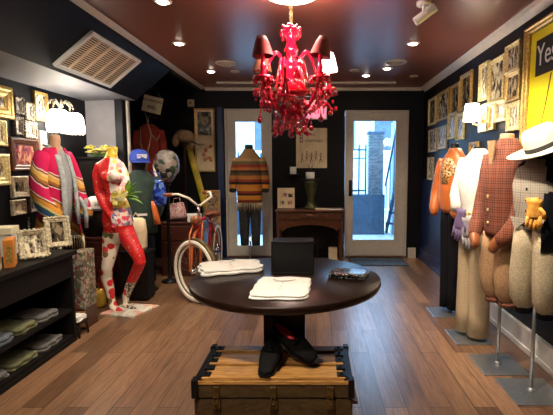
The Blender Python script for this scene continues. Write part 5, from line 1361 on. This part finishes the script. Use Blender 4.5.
# ------------------------------------------------------------------ bicycle
def bicycle():
    ax = A(195.5, 271, 4.0); fw = Vector((ax.x, 4.0, .315))
    rear = Vector((-1.23, 5.08, .315))
    d = (rear - fw); d.z = 0; d.normalize()
    t = thing('cruiser_bicycle', 'orange cruiser bicycle with white wall tyre beside the table', 'bicycle', (fw.x, fw.y, 0))
    o0 = Vector((fw.x, fw.y, 0))
    def loc(v): return Vector(v) - o0
    def wheel(c, ang, nm):
        R0 = .285
        mtx = Matrix.Translation(loc(c)) @ Matrix.Rotation(ang, 4, 'Z')
        def ring(r, rr, n=48, flat=1.):
            q = MB(); rings = []
            for i in range(n + 1):
                a = 2 * math.pi * i / n
                rings.append([((r + rr * math.cos(b)) * math.cos(a), rr * flat * math.sin(b), (r + rr * math.cos(b)) * math.sin(a)) for b in [j * math.pi / 5 for j in range(10)]])
            q.loft(rings, False); return q
        q = ring(R0, .029); q.v = [tuple(mtx @ Vector(p)) for p in q.v]; w = q.build('wheel', M['tyre'], t)
        s = MB()
        for sd in (-1, 1):
            rings = []
            for i in range(49):
                a = 2 * math.pi * i / 48
                rings.append([((R0 - .026) * math.cos(a), sd * .0295 * .75, (R0 - .026) * math.sin(a)), ((R0 - .012) * math.cos(a), sd * .0315, (R0 - .012) * math.sin(a)), ((R0 + .013) * math.cos(a), sd * .0315, (R0 + .013) * math.sin(a)), ((R0 + .02) * math.cos(a), sd * .0285 * .8, (R0 + .02) * math.sin(a))])
            s.loft(rings, False)
        s.v = [tuple(mtx @ Vector(p)) for p in s.v]; s.build('white_wall', M['whitewall'], w)
        q = ring(R0 - .034, .012); q.v = [tuple(mtx @ Vector(p)) for p in q.v]; q.build('rim', M['whitewall'], w)
        sp = MB()
        for k in range(20):
            a = 2 * math.pi * k / 20; sd = 1 if k % 2 else -1
            sp.tube([(.02 * math.cos(a + .5), sd * .025, .02 * math.sin(a + .5)), ((R0 - .04) * math.cos(a), 0, (R0 - .04) * math.sin(a))], .0016, 5, False)
        sp.v = [tuple(mtx @ Vector(p)) for p in sp.v]; sp.build('spokes', M['chrome'], w)
        h = MB(); h.tube([(0, -.05, 0), (0, .05, 0)], .022, 14); h.v = [tuple(mtx @ Vector(p)) for p in h.v]; h.build('hub', M['chrome'], w)
        # mudguard
        g = MB(); rings = []
        for i in range(25):
            a = R(10) + R(165) * i / 24; r = R0 + .040
            rings.append([(r * math.cos(a) * .985, -.024, r * math.sin(a) * .985), (r * math.cos(a), -.014, r * math.sin(a)), (r * math.cos(a), .014, r * math.sin(a)), (r * math.cos(a) * .985, .024, r * math.sin(a) * .985)])
        g.loft(rings, False, True, False); g.v = [tuple(mtx @ Vector(p)) for p in g.v]
        o = g.build('mudguard', M['brass'], t); md = o.modifiers.new('th', 'SOLIDIFY'); md.thickness = .003
        return mtx
    steer = R(-36)
    mf = wheel(fw, steer, 'front'); wheel(rear, math.atan2(d.y, d.x), 'rear')
    head = loc(fw + d * .17) + Vector((0, 0, .36)); headtop = head + Vector((d.x * .05, d.y * .05, .14))
    ax3 = (mf.to_3x3() @ Vector((0, 1, 0))).normalized()
    for s in (-1, 1):
        MB().tube([loc(fw) + ax3 * s * .055, loc(fw) + ax3 * s * .055 + Vector((d.x * .08, d.y * .08, .25)), head + ax3 * s * .045 - Vector((0, 0, .02)), head + Vector((0, 0, .02))], [.012, .015, .017, .016]).build('fork_blade', M['bikeorange'], t)
        MB().tube([loc(fw) + ax3 * s * .07, loc(fw) + ax3 * s * .075 + Vector((d.x * .06, d.y * .06, .36)), head + ax3 * s * .055 + Vector((0, 0, .09))], .007).build('fork_brace', M['bikeorange'], t)
    MB().tube([head, headtop], .022).build('head_tube', M['bikered'], t)
    bb = loc(fw + d * .62) + Vector((0, 0, -.03)); seat = loc(fw + d * .80) + Vector((0, 0, .36)); rr = loc(rear)
    fr = MB(); fr.tube([head + Vector((0, 0, .0)), head.lerp(bb, .5) - Vector((0, 0, .03)), bb], .019); fr.tube([headtop - Vector((0, 0, .03)), headtop.lerp(seat, .5) + Vector((0, 0, .03)), seat], .017); fr.tube([head + Vector((0, 0, .05)), head.lerp(seat, .5) - Vector((0, 0, .03)), seat - Vector((0, 0, .08))], .013)
    fr.tube([bb, seat, seat + Vector((0, 0, .08))], .018)
    nx = Vector((-d.y, d.x, 0))
    for s in (-1, 1):
        fr.tube([bb + nx * s * .02, rr + nx * s * .055], .01); fr.tube([seat + nx * s * .015, rr + nx * s * .055], .01)
    fr.build('frame', M['bikered'], t)
    MB().tube([bb + nx * .06, bb - nx * .06], .025).build('bottom_bracket', M['chrome'], t)
    ph = Vector((d.x * .1, d.y * .1, -.12))
    for s in (1, -1): MB().tube([bb + nx * s * .07, bb + nx * s * .07 + ph * s], .009).build('crank', M['chrome'], t)
    for s in (1, -1): MB().cbox(bb + nx * s * .11 + ph * s, (.09, .09, .02)).build('pedal', M['tyre'], t, bevel=.003)
    # saddle
    s0 = seat + Vector((0, 0, .10))
    sd = MB(); sd.tube([s0 - d * .16 + Vector((0, 0, .02)), s0 - d * .08 + Vector((0, 0, .025)), s0, s0 + d * .08, s0 + d * .12 + Vector((0, 0, .0))], [.02, .035, .075, .11, .06], 14, True, .45); sd.build('saddle', M['saddle'], t)
    # stem, handlebar
    st = headtop + Vector((0, 0, .12)); ang = steer + R(90)
    side = Vector((math.cos(steer + R(90)), math.sin(steer + R(90)), 0)); back = Vector((math.cos(steer), math.sin(steer), 0))
    if back.dot(d) < 0: back = -back
    MB().tube([headtop - Vector((0, 0, .02)), st], .014).build('stem', M['chrome'], t)
    hb = []
    for s in (-1, 1):
        hb.append([st + side * s * .02, st + side * s * .14 + Vector((0, 0, .08)) - back * .03, st + side * s * .20 + Vector((0, 0, .12)) + back * .06, st + side * s * .24 + Vector((0, 0, .11)) + back * .20])
    MB().tube([*reversed(hb[0]), *hb[1]], .012).build('handlebar', M['whitewall'], t)
    for h in hb: MB().tube([h[-1] - (h[-1] - h[-2]) * .55, h[-1] + (h[-1] - h[-2]) * .15], .019).build('grip', M['saddle'], t)
    lp = head + Vector((-d.x * .07, -d.y * .07, .13))
    MB().tube([lp + d * .05, lp, lp - d * .05], [.02, .045, .05], 16).build('headlamp', M['saddle'], t)
    # kick stand
    MB().tube([bb + nx * .03, bb + nx * .13 - Vector((0, 0, .27))], .008).build('kickstand', M['chrome'], t)
bicycle()

# ------------------------------------------------------------------ left counter
def counter():
    xf, xb, y0, y1, zt = -1.83, XL + .01, 1.5, 3.11, .70
    t = thing('display_counter', 'long black stained display counter with open shelves at left', 'counter', (xf, y0, 0))
    W = xb - xf; Ln = y1 - y0
    MB().box(W, .025, -.01, Ln + .02, zt - .035, zt).build('countertop', M['counterwood'], t, bevel=.004)
    MB().box(W, 0, Ln - .03, Ln, 0, zt - .035).build('end_panel', M['counterwood'], t, bevel=.003)
    MB().box(W, 0, 0, .03, 0, zt - .035).build('end_panel', M['counterwood'], t, bevel=.003)
    MB().box(W, W + .02, .03, Ln - .03, .06, zt - .035).build('back_panel', M['counterwood'], t)
    MB().box(W + .02, -.01, .03, Ln - .03, .235, .26).build('shelf', M['counterwood'], t, bevel=.002)
    MB().box(W + .02, -.01, .03, Ln - .03, .03, .055).build('shelf', M['counterwood'], t, bevel=.002)
    MB().box(-.02, 0, .03, Ln - .03, .0, .03).build('plinth', M['counterwood'], t, bevel=.002)
    MB().box(-.02, 0, .03, Ln - .03, zt - .20, zt - .035).build('top_rail', M['counterwood'], t, bevel=.002)
counter()
FG = 'folded garments on the counter shelves'
up = [(2.86, 'foldgrey', 'grey folded garment on upper counter shelf, farthest from camera'), (2.635, 'foldgreen', 'olive folded garment on the upper counter shelf, middle one'), (2.41, 'foldblue', 'slate blue folded garment on upper counter shelf, cut by frame'), ]
lw = [(2.87, 'foldgrey', 'grey folded garment on lower counter shelf, farthest from camera'), (2.60, 'foldgreen', 'olive folded garment on the lower counter shelf, middle one'), (2.33, 'foldgrey', 'grey folded garment on lower counter shelf, nearest the camera')]
for i, (y, m, lb) in enumerate(up): fold_cloth('folded_garment', lb, 'folded garment', (-1.985, y, .261), .26, .205, .045, R(3 * i - 3), M[m], 2, FG, seed=20 + i, amp=.006)
for i, (y, m, lb) in enumerate(lw): fold_cloth('folded_garment', lb, 'folded garment', (-1.985, y, .056), .26, .24, .045, R(2 - 3 * i), M[m], 2, FG, seed=30 + i, amp=.006)

def counter_top():
    zt = .701
    g = 'ornate frames on the left counter'
    def fr(px, py, w, h, fm, pm, lab, rz, lean, fw, roll=0.):
        p = HZ(px, py, .7)
        t = framed('framed_portrait', lab, 'framed picture', (p.x, p.y, zt + .004), R(rz), w, h, fm, pm, g, fw, .03, 0, lean, True, roll)
        MB().cbox((0, .055, h * .33), (.04, .012, h * .62), rx(R(-lean - 14))).build('easel_strut', M['inkblack'], t)
        return t
    fr(15, 240, .22, .265, 'pewter', 'print2', 'pewter frame with carved border standing behind others on counter', 48, 12, .035)
    fr(35, 259, .17, .195, 'creamframe', 'print3', 'cream ornate frame at the front edge of counter', 40, 20, .034)
    fr(59, 247.5, .17, .235, 'creamframe', 'print2', 'ornate cream frame with oval portrait at counter far end', 46, 14, .04)
    fr(46, 243, .07, .17, 'darkpewter', 'print2', 'narrow dark frame between two cream frames on counter', 48, 10, .018)
    for (px, py, w, d, h, m, lab, rz) in ((14, 267, .055, .14, .175, 'orangebox', 'orange and gilt box standing on counter near left edge', 30), (0, 272, .035, .13, .16, 'creambox', 'slim cream book standing left of the orange box', 30)):
        p = HZ(px, py, .7)
        t = thing('upright_book', lab, 'book', (p.x - .04, p.y + .03, zt), R(rz), 'boxed books on the counter')
        MB().box(-w / 2, w / 2, -d / 2, d / 2, 0, h).build('cover', M[m], t, bevel=.004)
        MB().box(-w / 2 + .01, w / 2 - .01, -d / 2 - .002, -d / 2, .03, h - .04).build('gilt_label', M['gold'], t, bevel=.001)
        MB().box(w / 2, w / 2 + .002, -d / 2 + .03, d / 2 - .03, .04, h - .04).build('gilt_label', M['gold'], t, bevel=.001)
    p = HZ(2, 257, .7)
    t = thing('white_gift_box', 'white gift box with lid at the left picture edge', 'box', (p.x - .05, p.y + .06, zt), R(20))
    MB().box(-.09, .09, -.08, .08, 0, .19).build('box', M['white'], t, bevel=.003); MB().box(-.095, .095, -.085, .085, .15, .20).build('lid', M['creambox'], t, bevel=.003)
counter_top()

# ------------------------------------------------------------------ clutter behind the counter
def clutter():
    t = thing('black_cabinet', 'tall black cabinet behind serape mannequin in left corner', 'cabinet', (-2.24, 4.52, 0))
    MB().box(-.245, .065, -.10, .10, 0, 1.40).build('body', M['counterwood'], t, bevel=.004)
    MB().box(-.25, .07, -.12, .105, 1.40, 1.425).build('top', M['counterwood'], t, bevel=.004)
    for s in (0, 1):
        d = MB().box(-.24 + s * .155, -.093 + s * .153, -.115, -.10, .05, 1.36).build('door', M['counterwood'], t, bevel=.004); MB().ball((-.11 + s * .045, -.122, .75), .012).build('knob', M['brass'], d)
    t = thing('yellow_flower_bunch', 'bunch of yellow silk flowers on top of black cabinet', 'flowers', (-2.30, 4.51, 1.43))
    rnd = random.Random(9)
    for k in range(16):
        x, y, z = rnd.uniform(-.13, .13), rnd.uniform(-.05, .05), rnd.uniform(.04, .12)
        f = MB(); f.ball((x, y, z), .022, .022, .016, 8, 6)
        for i in range(7): f.ball((x + .032 * math.cos(i * .9), y + .032 * math.sin(i * .9), z - .004), .02, .02, .009, 7, 5)
        fl = f.build('bloom', M['flower'], t)
        MB().tube([(x, y, z - .01), (x * .5, y * .5, .0)], .004, 5).build('stem', M['leaf'], fl)
    # chest of drawers lower
    t = thing('dark_drawer_chest', 'low dark wooden drawer chest behind counter end', 'chest', (-2.22, 4.23, 0))
    MB().box(-.20, .19, -.14, .14, 0, .60).build('body', M['cabinetwood'], t, bevel=.004); MB().box(-.21, .20, -.15, .15, .60, .625).build('top', M['cabinetwood'], t, bevel=.005)
    for k in range(4):
        d = MB().box(-.185, .175, -.155, -.14, .03 + k * .142, .158 + k * .142).build('drawer', M['cabinetwood'], t, bevel=.005)
        MB().ball((0, -.162, .095 + k * .142), .012).build('knob', M['brass'], d)
    # hat block with white cap
    p = A(95, 213, 4.24)
    t = thing('hat_block', 'black drum hat block on the low drawer chest', 'hat stand', (p.x, 4.25, .626))
    MB().lathe([(.10, 0), (.10, .24), (.095, .25)], n=28).build('drum', M['blackform'], t); MB().lathe([(.112, .25), (.112, .27)], n=28).build('disc', M['blackform'], t)
    h = thing('trucker_cap', 'white cap numbered ten on black drum block', 'cap', (p.x, 4.25, .897), R(35)); n = 26
    def rg(r, z): return [(r * math.cos(2 * math.pi * j / n), r * 1.1 * math.sin(2 * math.pi * j / n), z) for j in range(n)]
    MB().loft([rg(.088, 0), rg(.090, .03), rg(.085, .07), rg(.07, .105), rg(.04, .125), rg(.01, .13)], False).build('crown', M['cloth'], h)
    vs = []
    for k in range(13):
        a = -math.pi + math.pi * k / 12; ca, sa = math.cos(a), math.sin(a)
        vs.append([(.085 * ca, .095 * sa, .006), (.085 * ca, .095 * sa - .07 * abs(sa) ** .7, -.006), (.085 * ca, .095 * sa - .07 * abs(sa) ** .7, -.011), (.085 * ca, .095 * sa, 0)])
    MB().loft(vs, True).build('peak', M['inkblack'], h)
    text('lettering', '10', .05, M['inkblack'], h, (0, -.1015, .05), (R(84), 0, 0), .001)
    # grey folded scarves on the chest
    fold_cloth('folded_scarf', 'grey folded scarf on drawer chest below white cap', 'scarf', (-2.41, 4.18, .626), .11, .12, .035, R(10), M['greydenim'], 2, seed=44)
    # floral print stand
    p = A(82, 300, 3.33)
    t = thing('floral_box', 'tall floral printed box standing beside the counter end', 'box', (-1.915, 3.41, 0), R(0))
    MB().box(-.06, .045, -.10, .08, .17, .64).build('sleeve', M['floraldark'], t, bevel=.003)
    b = MB(); b.box(-.06, .045, -.10, .08, 0, .17); b.build('crate', M['cabinetwood'], t, bevel=.003)
    for k in range(3): MB().box(-.062, .047, -.103, -.10, .02 + k * .05, .055 + k * .05).build('slat', M['slat'], t)
    fold_cloth('white_folded_linen', 'white folded linen on low stool by the counter end', 'linen', (-1.865, 3.20, .125), .075, .12, .04, R(0), M['cloth'], 3, seed=50)
    t = thing('low_stool', 'tiny dark stool under white folded linen', 'stool', (-1.865, 3.20, 0))
    MB().box(-.042, .042, -.07, .07, .10, .123).build('seat', M['darkwood'], t, bevel=.003)
    for sx in (-1, 1):
        for sy in (-1, 1): MB().tube([(sx * .03, sy * .055, .10), (sx * .036, sy * .062, 0)], .009, 8).build('leg', M['darkwood'], t)
    # yellow bag
    p = A(97, 291, 3.72)
    t = thing('mustard_handbag', 'mustard yellow handbag on floor behind painted leg', 'handbag', (-2.10, 3.885, 0), R(6))
    MB().ell([(0, 0, .0, .085, .045), (0, 0, .02, .10, .055), (0, 0, .11, .095, .045), (0, 0, .165, .08, .025), (0, 0, .17, .07, .015)], 24, .01, 5, 2, pw=3).build('body', M['bagyellow'], t)
    MB().tube([(-.05, -.01, .16), (-.04, -.02, .225), (.04, -.02, .225), (.05, -.01, .16)], .007, 8).build('handle', M['saddle'], t)
    MB().lathe([(.014, 0), (.012, .005)], n=14).build('clasp', M['brass'], t, loc=(0, -.052, .10), rot=(R(90), 0, 0))
    # red vase on floor between bag and mannequin
    t = thing('red_lacquer_jar', 'dark red lacquer jar on the floor behind yellow handbag', 'jar', (-2.06, 3.995, 0))
    MB().lathe([(.045, 0), (.05, .03), (.055, .2), (.05, .26), (.035, .29), (.04, .31)], n=24).build('vessel', M['redlacquer'], t); MB().lathe([(.043, .31), (.041, .325), (.01, .335), (.012, .35)], n=20).build('lid', M['redlacquer'], t)
    # cream lampshade like bundle behind painted mannequin
    p = A(136, 232, 4.12)
    t = thing('cream_garment_bag', 'cream cloth bundle on dark stand behind red painted leg', 'bag', (p.x, 4.13, .50))
    MB().ell([(0, 0, 0, .085, .05), (0, 0, .03, .095, .06), (0, 0, .18, .10, .06), (0, 0, .30, .09, .05), (0, 0, .32, .06, .03)], 22, .02, 5, 2, pw=3).build('fabric', M['paper'], t)
    MB().tube([(-.04, 0, .31), (0, 0, .37), (.04, 0, .31)], .006, 6).build('handle', M['paper'], t)
    t = thing('dark_plinth', 'dark wooden plinth under the cream bundle', 'plinth', (p.x, 4.13, 0))
    MB().box(-.13, .13, -.09, .09, .02, .47).build('body', M['counterwood'], t, bevel=.004); MB().box(-.14, .14, -.10, .10, .47, .498).build('top', M['counterwood'], t, bevel=.003); MB().box(-.12, .12, -.08, .08, 0, .02).build('foot', M['black'], t)
clutter()

# ------------------------------------------------------------------ light
w = bpy.data.worlds.new('world'); SC.world = w; w.use_nodes = True
bg = w.node_tree.nodes['Background']; bg.inputs[0].default_value = (.46, .70, 1, 1); bg.inputs[1].default_value = 9.0
# daylight just outside each door
for x, wd in ((-.97, .6), (.87, .8)):
    l = bpy.data.lights.new('door_daylight', 'AREA'); l.shape = 'RECTANGLE'; l.size = wd; l.size_y = 1.8; l.cycles.is_portal = True
    o = bpy.data.objects.new('door_daylight_portal', l); COL.objects.link(o); o.location = (x, YB + .2, 1.1); o.rotation_euler = (R(-90), 0, 0)
# added unseen spots brighten the room; the top-edge one is a real fitting
def near_spot(x, y, tgt, e, lab, ang=100, col=(1, .84, .64)):
    t = thing('recessed_downlight', lab, 'ceiling light', (x, y, ZC), 0, 'recessed ceiling spots')
    MB().lathe([(.06, 0), (.06, -.006), (.045, -.010), (.043, -.004)], n=24).build('trim_ring', M['trim'], t)
    MB().lathe([(.038, -.0105), (.027, -.016)], n=20).build('bulb', M['spotglow'], t)
    aim(light('SPOT', 'downlight_beam', (x, y, ZC - .03), e, col, .05, None, ang, .7), tgt)
near_spot(.55, 1.9, (1.25, 2.6, 1.2), 200, 'added unseen ceiling spot aimed at the two nearest right mannequins', 66)
near_spot(.45, 2.55, (1.3, 3.4, 1.2), 85, 'added unseen ceiling spot aimed at the two rear right mannequins', 66)
near_spot(-1.25, 2.3, (-1.9, 3.2, .9), 50, 'added unseen ceiling spot aimed at the left counter top')
near_spot(-1.03, 2.94, (-1.75, 3.75, .9), 75, 'recessed ceiling spot at top edge aimed at painted mannequin')
near_spot(-.4, 1.0, (-.2, 1.9, .5), 130, 'added unseen ceiling spot aimed at the steamer trunk', 90)
near_spot(-.9, .4, (-1.0, 1.6, 0), 80, 'added unseen ceiling spot lighting the floor left of trunk')

# ------------------------------------------------------------------ render look
vs = SC.view_settings
SC.display_settings.display_device = 'sRGB'
vs.view_transform = 'Standard'; vs.look = 'None'; vs.gamma = 1; vs.use_curve_mapping = False; vs.exposure = 0.32
